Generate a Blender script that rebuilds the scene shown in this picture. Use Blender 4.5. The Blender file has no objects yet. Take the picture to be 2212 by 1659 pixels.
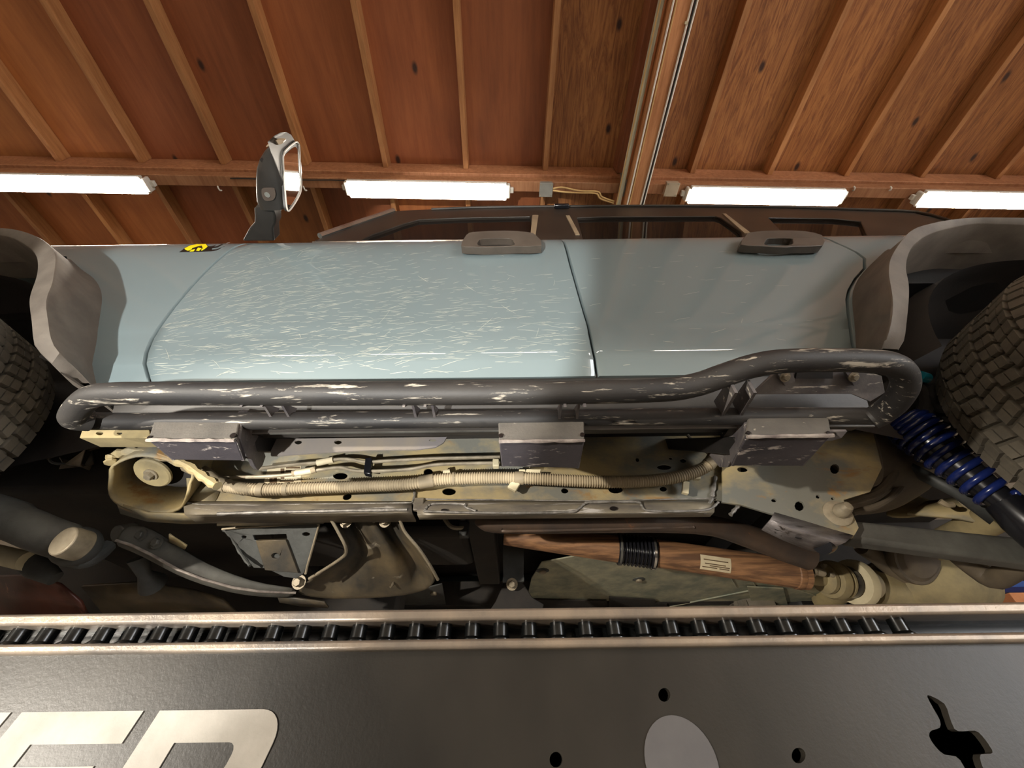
import bpy, bmesh, math, random
from math import sin, cos, tan, pi, radians, sqrt, atan2
from mathutils import Vector, Matrix
from mathutils.geometry import tessellate_polygon

random.seed(7)
scene = bpy.context.scene
COL = scene.collection

# ------------------------------------------------------------------ camera
W, H, F = 2212.0, 1659.0, 850.0
CZ = 1.55                                    # eye height above the floor
PITCH, ROLL = radians(43.0), radians(0.7)
FWD = Vector((0, cos(PITCH), sin(PITCH)))
_up0 = Vector((0, -sin(PITCH), cos(PITCH)))
_r0 = Vector((1, 0, 0))
RIGHT = _r0 * cos(ROLL) - _up0 * sin(ROLL)
UP = _up0 * cos(ROLL) + _r0 * sin(ROLL)
cam_data = bpy.data.cameras.new('camera')
cam_data.sensor_fit = 'HORIZONTAL'
cam_data.sensor_width = 36.0
cam_data.lens = 36.0 * F / W
cam_data.clip_start = 0.02
cam = bpy.data.objects.new('camera', cam_data)
COL.objects.link(cam)
cam.matrix_world = Matrix(((RIGHT.x, UP.x, -FWD.x, 0), (RIGHT.y, UP.y, -FWD.y, 0),
                           (RIGHT.z, UP.z, -FWD.z, CZ), (0, 0, 0, 1)))
scene.camera = cam

# ------------------------------------------------------------------ world, lights, exposure
scene.view_settings.view_transform = 'Standard'
scene.view_settings.look = 'None'
scene.view_settings.exposure = 0.5
scene.view_settings.gamma = 1.0
scene.view_settings.use_curve_mapping = False
scene.cycles.max_bounces = 8
scene.cycles.diffuse_bounces = 4
scene.cycles.use_denoising = True
world = bpy.data.worlds.new('world')
world.use_nodes = True
world.node_tree.nodes['Background'].inputs[0].default_value = (0.75, 0.85, 1.0, 1)
world.node_tree.nodes['Background'].inputs[1].default_value = 0.25
scene.world = world

LED_STRENGTH = 52.0
def area_light(name, loc, target, size, power, color, sy=None):
    d = bpy.data.lights.new(name, 'AREA')
    d.energy = power; d.color = color; d.size = size
    if sy: d.shape = 'RECTANGLE'; d.size_y = sy
    o = bpy.data.objects.new(name, d)
    COL.objects.link(o)
    o.location = (loc[0], loc[1], loc[2] + CZ)
    v = Vector(target) - Vector(loc)
    o.rotation_euler = v.to_track_quat('-Z', 'Y').to_euler()
    return o
def spot_light(name, loc, target, power, color, angle, blend, radius):
    d = bpy.data.lights.new(name, 'SPOT')
    d.energy = power; d.color = color; d.spot_size = radians(angle); d.spot_blend = blend; d.shadow_soft_size = radius
    o = bpy.data.objects.new(name, d); COL.objects.link(o)
    o.location = (loc[0], loc[1], loc[2] + CZ)
    o.rotation_euler = (Vector(target) - Vector(loc)).to_track_quat('-Z', 'Y').to_euler()
    return o
# a work light on the floor by the photographer's feet, and a warm one on a stand beside the camera
FLOOR_LAMP = Vector((-0.85, -1.25, -1.32)); STAND_LAMP = Vector((-2.20, -1.30, -0.15))
FLOOR_AIM = Vector((-0.55, 0.62, 0.84)); STAND_AIM = Vector((-0.18, 1.05, -0.40))
spot_light('floor_work_light', FLOOR_LAMP, FLOOR_AIM, 410, (1.0, 0.99, 0.95), 29, 0.10, 0.035)
spot_light('stand_work_light', STAND_LAMP, STAND_AIM, 360, (1.0, 0.92, 0.80), 48, 0.25, 0.04)

# ------------------------------------------------------------------ measuring helpers (eye-relative metres; x to the car's rear, y into the car, z up)
def ray(px, py): return FWD + RIGHT * ((px - W / 2) / F) + UP * ((H / 2 - py) / F)
def aY(px, py, y):
    d = ray(px, py); return d * (y / d.y)
def aZ(px, py, z):
    d = ray(px, py); return d * (z / d.z)
def aP(px, py, p0, n):
    d = ray(px, py); n = Vector(n); return d * (Vector(p0).dot(n) / d.dot(n))
def pY(pts, y): return [aY(a, b, y) for a, b in pts]
def pPl(pts, p0, n): return [aP(a, b, p0, n) for a, b in pts]

def lerp(a, b, t): return a + (b - a) * t
def interp(tab, t):
    if t <= tab[0][0]: return tab[0][1]
    for (a, va), (b, vb) in zip(tab, tab[1:]):
        if t <= b: return lerp(va, vb, (t - a) / (b - a) if b > a else 0)
    return tab[-1][1]
def smooth(pts, n=4, closed=False):
    P = [Vector(p) for p in pts]; out = []; m = len(P)
    rng = range(m) if closed else range(m - 1)
    for i in rng:
        p0 = P[(i - 1) % m] if closed or i > 0 else P[i]
        p1 = P[i]; p2 = P[(i + 1) % m]
        p3 = P[(i + 2) % m] if closed or i + 2 < m else P[(i + 1) % m]
        for k in range(n):
            t = k / n
            out.append(0.5 * ((2 * p1) + (p2 - p0) * t + (2 * p0 - 5 * p1 + 4 * p2 - p3) * t * t + (3 * p1 - p0 - 3 * p2 + p3) * t ** 3))
    if not closed: out.append(P[-1].copy())
    return out
def resample(pts, n):
    P = [Vector(p) for p in pts]; L = [0.0]
    for a, b in zip(P, P[1:]): L.append(L[-1] + (b - a).length)
    out = []
    j = 0
    for i in range(n):
        s = L[-1] * i / (n - 1)
        while j < len(P) - 2 and L[j + 1] < s: j += 1
        d = L[j + 1] - L[j]
        out.append(P[j].lerp(P[j + 1], (s - L[j]) / d if d > 1e-9 else 0))
    return out
def ell(cx, cy, rx, ry, n=14, rot=0):
    c, s = cos(radians(rot)), sin(radians(rot))
    return [(cx + rx * cos(t) * c - ry * sin(t) * s, cy + rx * cos(t) * s + ry * sin(t) * c) for t in [2 * pi * k / n for k in range(n)]]

# ------------------------------------------------------------------ materials
def srgb(r, g, b):
    f = lambda v: (v / 255 / 12.92) if v / 255 <= 0.04045 else ((v / 255 + 0.055) / 1.055) ** 2.4
    return (f(r), f(g), f(b), 1)
MATS = {}
def new_mat(name):
    m = bpy.data.materials.new(name); m.use_nodes = True
    MATS[name] = m
    return m, m.node_tree.nodes, m.node_tree.links, m.node_tree.nodes['Principled BSDF']
def coords(N, L, scale=(1, 1, 1), rot=(0, 0, 0)):
    tc = N.new('ShaderNodeTexCoord'); mp = N.new('ShaderNodeMapping')
    mp.inputs['Scale'].default_value = scale; mp.inputs['Rotation'].default_value = rot
    L.new(tc.outputs['Object'], mp.inputs['Vector'])
    return mp.outputs['Vector']
def noise(N, L, vec, scale, detail=5, rough=0.6, dist=0.0):
    n = N.new('ShaderNodeTexNoise'); n.inputs['Scale'].default_value = scale
    n.inputs['Detail'].default_value = detail; n.inputs['Roughness'].default_value = rough
    n.inputs['Distortion'].default_value = dist
    L.new(vec, n.inputs['Vector']); return n.outputs['Fac']
def ramp(N, L, fac, stops):
    r = N.new('ShaderNodeValToRGB'); e = r.color_ramp.elements
    while len(e) < len(stops): e.new(0.5)
    for k, (p, c) in enumerate(stops): e[k].position = p; e[k].color = c
    L.new(fac, r.inputs['Fac']); return r.outputs['Color']
def mix(N, L, fac, a, b):
    m = N.new('ShaderNodeMix'); m.data_type = 'RGBA'
    if isinstance(fac, (int, float)): m.inputs['Factor'].default_value = fac
    else: L.new(fac, m.inputs['Factor'])
    for s, v in ((6, a), (7, b)):
        if isinstance(v, tuple): m.inputs[s].default_value = v
        else: L.new(v, m.inputs[s])
    return m.outputs[2]
def bump(N, L, h, bsdf, strength=0.3, dist=0.002):
    b = N.new('ShaderNodeBump'); b.inputs['Strength'].default_value = strength; b.inputs['Distance'].default_value = dist
    L.new(h, b.inputs['Height']); L.new(b.outputs['Normal'], bsdf.inputs['Normal'])
def surf(name, c1, c2, scale=6, rough=0.6, metal=0.0, stretch=(1, 1, 1), lo=0.35, hi=0.68, bumps=0.25, bscale=None, bdist=0.002,
         streak=None, coat=0.0, spec=0.5):
    """two-tone worn surface: base colour c1 -> c2 by noise; optional scuff streaks (colour, stretch, scale, threshold)"""
    m, N, L, B = new_mat(name)
    v = coords(N, L, stretch)
    n1 = noise(N, L, v, scale)
    col = ramp(N, L, n1, [(lo, c1), (hi, c2)])
    if streak:
        sc, sst, ss, th = streak
        v2 = coords(N, L, sst); n2 = noise(N, L, v2, ss, 6, 0.65, 0.4)
        f = ramp(N, L, n2, [(th, (0, 0, 0, 1)), (th + 0.07, (1, 1, 1, 1))])
        col = mix(N, L, f, col, sc)
    L.new(col, B.inputs['Base Color'])
    B.inputs['Roughness'].default_value = rough; B.inputs['Metallic'].default_value = metal
    B.inputs['Specular IOR Level'].default_value = spec
    B.inputs['Coat Weight'].default_value = coat; B.inputs['Coat Roughness'].default_value = 0.04
    if bumps > 0:
        nb = noise(N, L, coords(N, L), bscale or scale * 12, 6, 0.65)
        bump(N, L, nb, B, bumps, bdist)
    return m
G = lambda r, g, b: srgb(r, g, b)

surf('paint', G(108, 121, 123), G(112, 125, 127), 2, 0.45, 0, bumps=0, coat=1.0, spec=0.3)
surf('mud', G(186, 186, 172), G(160, 164, 154), 30, 0.9, bumps=0)
surf('flare', G(92, 84, 76), G(112, 104, 94), 14, 0.62, bumps=0.3, bscale=260, bdist=0.001)
surf('slider', G(26, 25, 26), G(50, 47, 44), 9, 0.58, 0.0, bumps=0.3, bscale=220, bdist=0.001, stretch=(.5, 1, 1),
     streak=(G(168, 160, 146), (1.6, 12, 12), 7.0, 0.585))
surf('sill_grey', G(120, 116, 118), G(140, 130, 116), 6, 0.5, 0.1, bumps=0.2)
surf('mount_lit', G(76, 73, 69), G(100, 95, 88), 10, 0.7, bumps=0.5, bscale=190, bdist=0.002, streak=(G(206, 198, 180), (2, 6, 6), 7, 0.63))  # outward face of the boxes: the light on it is put into the colour
surf('mount_shaded', G(56, 53, 57), G(74, 69, 72), 8, 0.5, bumps=0.3, bscale=120, streak=(G(168, 158, 150), (3, 9, 9), 7, 0.60))  # underside of the same boxes: shade put into the colour, plus scratches
surf('skid_bare', G(176, 170, 170), G(110, 104, 104), 9, 0.35, 0.5, stretch=(.7, 5, 5), bumps=0.4, streak=(G(70, 62, 58), (1, 9, 9), 7, 0.60))
surf('handle', G(72, 64, 56), G(88, 79, 70), 12, 0.5, bumps=0.25, bscale=300, bdist=.0006)
surf('mount_steel', G(66, 62, 66), G(112, 106, 102), 10, 0.5, 0.0, bumps=0.35, bscale=160, bdist=0.0015,
     streak=(G(205, 196, 182), (1.5, 8, 8), 6.0, 0.62))
surf('edge_worn', G(170, 160, 150), G(110, 100, 96), 30, 0.5, 0.2, bumps=0.3)
surf('black_metal', G(20, 19, 19), G(34, 31, 30), 10, 0.5, bumps=0.2)
surf('rocker', G(40, 38, 36), G(56, 52, 48), 6, 0.5, bumps=0.15)
surf('frame', G(170, 152, 110), G(118, 117, 108), 5, 0.62, 0.05, stretch=(.8, 1, 1.2), lo=0.42, hi=0.58, bumps=0.4, bscale=90,
     streak=(G(150, 116, 70), (1, 2, 2), 4.5, 0.61))
surf('frame_scraped', G(146, 136, 116), G(98, 92, 86), 9, 0.45, 0.15, stretch=(.6, 3, 3), bumps=0.4, bscale=80,
     streak=(G(196, 190, 184), (.8, 10, 10), 6, 0.60))
surf('weld', G(150, 146, 140), G(96, 92, 86), 40, 0.45, 0.3, bumps=0.6, bscale=150)
surf('bracket', G(88, 90, 88), G(56, 56, 54), 8, 0.5, 0.25, bumps=0.4, bscale=70, streak=(G(130, 112, 80), (1, 1, 1), 7, 0.62))
surf('skid', G(58, 56, 52), G(112, 98, 74), 6, 0.48, 0.25, bumps=0.35, bscale=50, streak=(G(150, 142, 126), (1, 2, 1), 8, 0.64))
surf('dark_under', G(30, 27, 24), G(46, 40, 34), 8, 0.8, bumps=0.3)
surf('shield', G(120, 126, 112), G(172, 166, 140), 12, 0.6, 0.15, bumps=0.35, bscale=60)
surf('pan', G(74, 76, 74), G(48, 47, 46), 9, 0.6, bumps=0.3)
surf('exhaust', G(70, 60, 54), G(92, 74, 60), 9, 0.5, 0.35, bumps=0.3, streak=(G(150, 96, 60), (1, 1, 1), 9, 0.66))
surf('shaft', G(158, 116, 80), G(98, 70, 50), 7, 0.6, 0.05, stretch=(.5, 9, 9), lo=.38, hi=.62, bumps=0.4)
surf('axle', G(160, 144, 104), G(112, 102, 78), 7, 0.75, bumps=0.5, bscale=40)
surf('tank', G(104, 92, 74), G(74, 66, 58), 6, 0.62, bumps=0.3, streak=(G(150, 138, 104), (1, 1, 1), 5, 0.66))
surf('rubber', G(92, 86, 76), G(116, 108, 94), 12, 0.8, bumps=0.4, bscale=120)
surf('liner', G(44, 40, 38), G(60, 54, 50), 6, 0.75, bumps=0.3)
surf('spring_blue', G(26, 40, 98), G(18, 30, 76), 10, 0.25, bumps=0.0, coat=0.4)
surf('shock_black', G(18, 18, 22), G(30, 30, 34), 10, 0.22, bumps=0.0)
surf('chrome', G(215, 210, 200), G(190, 185, 178), 10, 0.18, 0.9, bumps=0.0)
surf('loom', G(166, 150, 122), G(134, 120, 96), 10, 0.75, bumps=0.2)
surf('tape', G(142, 128, 104), G(120, 108, 86), 10, 0.7, bumps=0.3)
surf('clip_cream', G(206, 194, 162), G(184, 172, 140), 10, 0.6, bumps=0)
surf('bolt', G(160, 148, 126), G(120, 110, 92), 20, 0.5, 0.3, bumps=0.2)
surf('label_white', G(214, 200, 168), G(190, 176, 146), 20, 0.7, bumps=0)
surf('label_ink', G(80, 62, 44), G(110, 88, 62), 60, 0.7, bumps=0)
surf('red_skid', G(104, 56, 42), G(68, 42, 34), 6, 0.4, 0.2, bumps=0.3, streak=(G(150, 100, 80), (4, 1, 1), 6, 0.64))
surf('arm_grey', G(96, 95, 89), G(68, 66, 62), 10, 0.6, 0.1, bumps=0.4, bscale=60)
surf('trim_black', G(40, 36, 32), G(52, 46, 40), 5, 0.35, bumps=0)
surf('trim_light', G(150, 132, 106), G(128, 110, 90), 8, 0.4, bumps=0)
surf('plastic_black', G(30, 27, 24), G(44, 40, 36), 8, 0.42, bumps=0.2, bscale=300, bdist=0.0006)
surf('runway_black', G(28, 26, 23), G(56, 52, 46), 2.4, 0.36, 0.0, spec=0.22, lo=.34, hi=.74, bumps=0.25, bscale=240, bdist=0.0007,
     streak=(G(58, 58, 58), (2, 1, 1), 4.5, 0.66), stretch=(1, 1, .6))
surf('rail_worn', G(140, 126, 110), G(96, 90, 84), 6, 0.38, 0.5, stretch=(2, 1, 1), bumps=0.4, bscale=60)
surf('pin_black', G(9, 10, 10), G(14, 15, 15), 10, 0.22, 0.2, bumps=0)
surf('decal_white', G(142, 137, 128), G(126, 121, 112), 20, 0.6, bumps=0.1, spec=0.2)
surf('decal_grey', G(76, 74, 74), G(70, 68, 69), 30, 0.6, bumps=0.05)
surf('decal_yellow', G(244, 228, 28), G(236, 206, 24), 30, 0.4, bumps=0)
surf('decal_black', G(22, 18, 16), G(30, 24, 22), 30, 0.4, bumps=0)
surf('lamp_white', G(214, 206, 194), G(200, 192, 180), 6, 0.5, bumps=0)
surf('box_grey', G(132, 128, 120), G(118, 114, 106), 8, 0.55, bumps=0)
surf('box_white', G(176, 156, 132), G(160, 142, 120), 8, 0.55, bumps=0)
surf('cable_white', G(244, 236, 222), G(230, 220, 204), 8, 0.5, bumps=0)
surf('cable_yellow', G(214, 176, 116), G(190, 150, 96), 8, 0.5, bumps=0)
surf('cable_black', G(30, 26, 24), G(44, 38, 34), 8, 0.5, bumps=0)
surf('conduit', G(206, 198, 174), G(160, 152, 130), 9, 0.6, stretch=(6, .4, 6), bumps=0.2)
surf('concrete', G(198, 192, 182), G(178, 172, 162), 3, 0.7, bumps=0.2)
surf('plaster', G(206, 198, 184), G(190, 182, 168), 3, 0.9, bumps=0.1)
surf('teal', G(40, 150, 170), G(30, 120, 140), 9, 0.3, bumps=0)
surf('blue_tarp', G(72, 112, 200), G(60, 98, 184), 9, 0.5, bumps=0.2)
surf('blue_dark', G(28, 40, 104), G(36, 50, 118), 9, 0.5, bumps=0)
surf('cream', G(236, 224, 214), G(222, 210, 200), 9, 0.6, bumps=0)
surf('terracotta', G(196, 126, 84), G(214, 158, 116), 5, 0.7, bumps=0)

def wood_mat(name, tone, dark, grain_scale, knots, fine=1.0, wavy=0.0):
    """wood tinted by each object's own colour; grain runs along local y"""
    m, N, L, B = new_mat(name)
    oi = N.new('ShaderNodeObjectInfo')
    tc = N.new('ShaderNodeTexCoord')
    add = N.new('ShaderNodeVectorMath'); add.operation = 'ADD'
    comb = N.new('ShaderNodeCombineXYZ')
    mul = N.new('ShaderNodeMath'); mul.operation = 'MULTIPLY'; mul.inputs[1].default_value = 37.0
    L.new(oi.outputs['Random'], mul.inputs[0]); L.new(mul.outputs[0], comb.inputs[1]); L.new(mul.outputs[0], comb.inputs[2])
    L.new(tc.outputs['Object'], add.inputs[0]); L.new(comb.outputs[0], add.inputs[1])
    mp = N.new('ShaderNodeMapping'); mp.inputs['Scale'].default_value = (1, 0.09, 1)
    L.new(add.outputs[0], mp.inputs['Vector'])
    g = noise(N, L, mp.outputs['Vector'], grain_scale, 6, 0.7, wavy)
    mp2 = N.new('ShaderNodeMapping'); mp2.inputs['Scale'].default_value = (1, 0.25, 1)
    L.new(add.outputs[0], mp2.inputs['Vector'])
    big = noise(N, L, mp2.outputs['Vector'], 2.6, 4, 0.6, 0.3)
    grain = ramp(N, L, g, [(0.36, dark), (0.60, (1, 1, 1, 1))])
    blot = ramp(N, L, big, [(0.32, tone), (0.70, (1, 1, 1, 1))])
    c = N.new('ShaderNodeMix'); c.data_type = 'RGBA'; c.blend_type = 'MULTIPLY'; c.inputs['Factor'].default_value = 1
    L.new(grain, c.inputs[6]); L.new(blot, c.inputs[7])
    c2 = N.new('ShaderNodeMix'); c2.data_type = 'RGBA'; c2.blend_type = 'MULTIPLY'; c2.inputs['Factor'].default_value = 1
    L.new(c.outputs[2], c2.inputs[6]); L.new(oi.outputs['Color'], c2.inputs[7])
    out = c2.outputs[2]
    if knots:
        vo = N.new('ShaderNodeTexVoronoi'); vo.voronoi_dimensions = '2D'; vo.inputs['Scale'].default_value = 2.4
        mp3 = N.new('ShaderNodeMapping'); mp3.inputs['Scale'].default_value = (1.5, .8, 1)
        L.new(add.outputs[0], mp3.inputs['Vector']); L.new(mp3.outputs['Vector'], vo.inputs['Vector'])
        k = ramp(N, L, vo.outputs['Distance'], [(0.035, (1, 1, 1, 1)), (0.085, (0, 0, 0, 1))])
        sp = N.new('ShaderNodeSeparateColor'); L.new(vo.outputs['Color'], sp.inputs[0])
        gt = N.new('ShaderNodeMath'); gt.operation = 'GREATER_THAN'; gt.inputs[1].default_value = knots
        L.new(sp.outputs[0], gt.inputs[0])
        km = N.new('ShaderNodeMath'); km.operation = 'MULTIPLY'; L.new(k, km.inputs[0]); L.new(gt.outputs[0], km.inputs[1])
        out = mix(N, L, km.outputs[0], out, G(52, 24, 12))
    L.new(out, B.inputs['Base Color'])
    B.inputs['Roughness'].default_value = 0.62
    bump(N, L, g, B, 0.15, 0.002)
    return m
wood_mat('plywood', (0.66, 0.60, 0.55, 1), (0.78, 0.72, 0.66, 1), 22, 0.78)
wood_mat('plywood_grain', (0.74, 0.68, 0.6, 1), (0.44, 0.34, 0.26, 1), 22, 0.45, wavy=3.0)
wood_mat('timber', (0.72, 0.68, 0.64, 1), (0.70, 0.62, 0.54, 1), 40, 0)

def emit_mat(name, color, strength):
    m, N, L, B = new_mat(name)
    B.inputs['Base Color'].default_value = (0.9, 0.9, 0.9, 1)
    B.inputs['Emission Color'].default_value = color
    B.inputs['Emission Strength'].default_value = strength
    return m
emit_mat('led', (1.0, 0.90, 0.76, 1), LED_STRENGTH)
emit_mat('daylight', (0.95, 0.97, 1.0, 1), 11.0)
def mirror_mat():
    m, N, L, B = new_mat('mirror')
    B.inputs['Base Color'].default_value = (0.9, 0.9, 0.88, 1); B.inputs['Metallic'].default_value = 1; B.inputs['Roughness'].default_value = 0.02
mirror_mat()
def glass_mat(name, col, rough):
    m, N, L, B = new_mat(name)
    n = noise(N, L, coords(N, L), 3)
    L.new(ramp(N, L, n, [(0.3, col), (0.7, tuple(min(1, c * 1.3) for c in col[:3]) + (1,))]), B.inputs['Base Color'])
    B.inputs['Roughness'].default_value = rough; B.inputs['Specular IOR Level'].default_value = 0.15; B.inputs['IOR'].default_value = 1.2
glass_mat('glass_dark', G(26, 22, 19), 0.03)
glass_mat('lens', G(70, 62, 56), 0.08)

# ------------------------------------------------------------------ mesh builder
class MB:
    def __init__(s): s.v = []; s.f = []
    def add(s, vs, fs):
        o = len(s.v); s.v += [Vector(v) for v in vs]; s.f += [tuple(i + o for i in f) for f in fs]; return s
    def grid(s, rows, closed_u=False, closed_v=False, cap0=False, cap1=False):
        n, m = len(rows), len(rows[0]); o = len(s.v)
        for r in rows: s.v += [Vector(p) for p in r]
        for i in range(n if closed_v else n - 1):
            for j in range(m if closed_u else m - 1):
                a, b = o + i * m + j, o + i * m + (j + 1) % m
                c, d = o + ((i + 1) % n) * m + (j + 1) % m, o + ((i + 1) % n) * m + j
                s.f.append((a, b, c, d))
        if cap0: s.f.append(tuple(o + j for j in reversed(range(m))))
        if cap1: s.f.append(tuple(o + (n - 1) * m + j for j in range(m)))
        return s
    def box(s, c, size, M=None):
        x, y, z = [k / 2 for k in size]; vs = []
        for dx in (-x, x):
            for dy in (-y, y):
                for dz in (-z, z):
                    p = Vector((dx, dy, dz))
                    if M: p = M @ p
                    vs.append(Vector(c) + p)
        return s.add(vs, [(0, 1, 3, 2), (4, 6, 7, 5), (0, 4, 5, 1), (2, 3, 7, 6), (0, 2, 6, 4), (1, 5, 7, 3)])
    def hexa(s, a, b):
        """a, b: two quads (4 points each) -> solid between them"""
        return s.add(list(a) + list(b), [(3, 2, 1, 0), (4, 5, 6, 7), (0, 1, 5, 4), (1, 2, 6, 5), (2, 3, 7, 6), (3, 0, 4, 7)])
    def tube(s, path, r, n=12, cap=True):
        P = [Vector(p) for p in path]; R = r if isinstance(r, (list, tuple)) else [r] * len(P)
        t0 = (P[1] - P[0]).normalized(); ref = Vector((0, 0, 1)) if abs(t0.z) < 0.9 else Vector((1, 0, 0))
        nrm = (ref - t0 * ref.dot(t0)).normalized(); rows = []
        for i, p in enumerate(P):
            t = (P[min(i + 1, len(P) - 1)] - P[max(i - 1, 0)]).normalized()
            nrm = (nrm - t * nrm.dot(t)).normalized(); b = t.cross(nrm)
            rows.append([p + (nrm * cos(2 * pi * k / n) + b * sin(2 * pi * k / n)) * R[i] for k in range(n)])
        return s.grid(rows, closed_u=True, cap0=cap, cap1=cap)
    def cyl(s, a, b, r, r2=None, n=16): return s.tube([a, b], [r, r if r2 is None else r2], n)
    def lathe(s, prof, c, axis, n=32, cap=False):
        """prof: (radius, distance along axis)"""
        ax = Vector(axis).normalized(); ref = Vector((0, 0, 1)) if abs(ax.z) < 0.9 else Vector((1, 0, 0))
        u = (ref - ax * ref.dot(ax)).normalized(); w = ax.cross(u)
        rows = [[Vector(c) + ax * h + (u * cos(2 * pi * k / n) + w * sin(2 * pi * k / n)) * r for k in range(n)] for r, h in prof]
        return s.grid(rows, closed_u=True, cap0=cap, cap1=cap)
    def plate(s, outer, holes, tv):
        """flat plate with holes; outer/holes are coplanar 3-D loops, tv the thickness vector"""
        loops = [[Vector(p) for p in outer]] + [[Vector(p) for p in h] for h in holes]
        n = Vector((0, 0, 0)); q = loops[0]
        for a, b in zip(q, q[1:] + q[:1]): n += a.cross(b)
        n.normalize(); ref = Vector((1, 0, 0)) if abs(n.x) < 0.9 else Vector((0, 1, 0))
        u = (ref - n * ref.dot(n)).normalized(); w = n.cross(u)
        flat = [[Vector((p.dot(u), p.dot(w), 0)) for p in lp] for lp in loops]
        tris = tessellate_polygon(flat)
        allp = [p for lp in loops for p in lp]; k = len(allp); tv = Vector(tv); o = len(s.v)
        s.v += allp + [p + tv for p in allp]
        for t in tris:
            s.f.append((o + t[0], o + t[1], o + t[2])); s.f.append((o + k + t[2], o + k + t[1], o + k + t[0]))
        b = o
        for lp in loops:
            m = len(lp)
            for i in range(m): s.f.append((b + i, b + (i + 1) % m, b + k + (i + 1) % m, b + k + i))
            b += m
        return s
    def ball(s, c, r, n=12, m=8):
        r = r if isinstance(r, (tuple, list)) else (r, r, r); rows = []
        for i in range(m + 1):
            t = pi * i / m
            rows.append([Vector(c) + Vector((r[0] * sin(t) * cos(2 * pi * k / n), r[1] * sin(t) * sin(2 * pi * k / n), r[2] * cos(t))) for k in range(n)])
        return s.grid(rows, closed_u=True)
    def build(s, name, mat, parent=None, sharp=35, bevel=0, seg=2, origin=None):
        org = Vector((0, 0, 0))
        if parent is not None: org = Vector(parent.get('_org', (0, 0, 0)))
        elif origin is not None: org = Vector(origin)
        me = bpy.data.meshes.new(name)
        me.from_pydata([(p.x - org.x, p.y - org.y, p.z - org.z) for p in s.v], [], s.f)
        bm = bmesh.new(); bm.from_mesh(me)
        bmesh.ops.remove_doubles(bm, verts=bm.verts, dist=1e-6)
        bmesh.ops.recalc_face_normals(bm, faces=bm.faces)
        bm.to_mesh(me); bm.free()
        me.polygons.foreach_set('use_smooth', [True] * len(me.polygons))
        try: me.set_sharp_from_angle(angle=radians(sharp))
        except Exception: pass
        me.materials.append(MATS[mat])
        o = bpy.data.objects.new(name, me); COL.objects.link(o)
        if parent is not None:
            o.parent = parent; o['_org'] = tuple(org)
        else:
            o.location = (org.x, org.y, org.z + CZ); o['_org'] = tuple(org)
        if bevel:
            b = o.modifiers.new('bevel', 'BEVEL'); b.width = bevel; b.segments = seg; b.limit_method = 'ANGLE'; b.angle_limit = radians(40)
        return o
def thing(name, org, label=None, cat=None, group=None, kind=None):
    o = bpy.data.objects.new(name, None); COL.objects.link(o); o.empty_display_size = 0.1
    o.location = (org[0], org[1], org[2] + CZ); o['_org'] = tuple(org)
    return tag(o, label, cat, group, kind)
def tag(o, label=None, cat=None, group=None, kind=None):
    if label: o['label'] = label
    if cat: o['category'] = cat
    if group: o['group'] = group
    if kind: o['kind'] = kind
    return o
def copy_at(src, parent, delta):
    c = src.copy(); COL.objects.link(c); c.parent = parent
    c.location = Vector(src.location) + Vector(delta); return c
def bolt_mb(p, axis, r=0.009, h=0.008, washer=True):
    m = MB(); p = Vector(p); a = Vector(axis).normalized()
    if washer: m.lathe([(0, 0), (r * 1.55, 0), (r * 1.55, h * .35), (0, h * .35)], p, a, 16)
    m.lathe([(r, h * .3), (r, h * 1.2), (r * .8, h * 1.45), (0, h * 1.45)], p, a, 6)
    return m

FLOOR_Z = -CZ
# ================================================================== the building (turned 1.5 degrees against the car)
_d = ray(1082, 1620); BYAW = atan2(_d.x, _d.y)
def bld(u, v, z): return Vector((u * cos(BYAW) + v * sin(BYAW), -u * sin(BYAW) + v * cos(BYAW), z))
def to_bld(p): return (p.x * cos(BYAW) - p.y * sin(BYAW), p.x * sin(BYAW) + p.y * cos(BYAW))
def bbox(mb, u0, u1, v0, v1, z0, z1):
    q = lambda z: [bld(u0, v0, z), bld(u1, v0, z), bld(u1, v1, z), bld(u0, v1, z)]
    return mb.hexa(q(z0), q(z1))
U0, U1, V0, V1 = -5.6, 5.6, -5.6, 5.2
ZC = 3.27
def struct(name, mb, mat, **k):
    o = mb.build(name, mat, None, **k); o['kind'] = 'structure'; return o
struct('floor', bbox(MB(), U0, U1, V0, V1, FLOOR_Z - 0.1, FLOOR_Z), 'concrete')
struct('wall_back', bbox(MB(), U0, U1, V1, V1 + 0.1, FLOOR_Z, ZC + 0.1), 'plaster')
struct('wall_front', bbox(MB(), U0, U1, V0 - 0.1, V0, FLOOR_Z, ZC + 0.1), 'plaster')
struct('wall_left', bbox(MB(), U0 - 0.1, U0, V0, V1, FLOOR_Z, ZC + 0.1), 'plaster')
struct('wall_right', bbox(MB(), U1, U1 + 0.1, V0, V1, FLOOR_Z, ZC + 0.1), 'plaster')

win = thing('window_1', bld(U1, -4.1, -.5), kind='structure')
bbox(MB(), U1 - .01, U1 - .004, -5.4, -2.9, -.9, 1.7).build('pane', 'daylight', win)
for (va, vb, za, zb_) in ((-5.47, -2.83, -.97, -.9), (-5.47, -2.83, 1.7, 1.77), (-5.47, -5.4, -.9, 1.7), (-2.9, -2.83, -.9, 1.7), (-4.17, -4.13, -.9, 1.7)):
    bbox(MB(), U1 - .05, U1 - .002, va, vb, za, zb_).build('window_bar', 'lamp_white', win)
ceiling = thing('ceiling', (0, 0, ZC), kind='structure')
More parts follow.
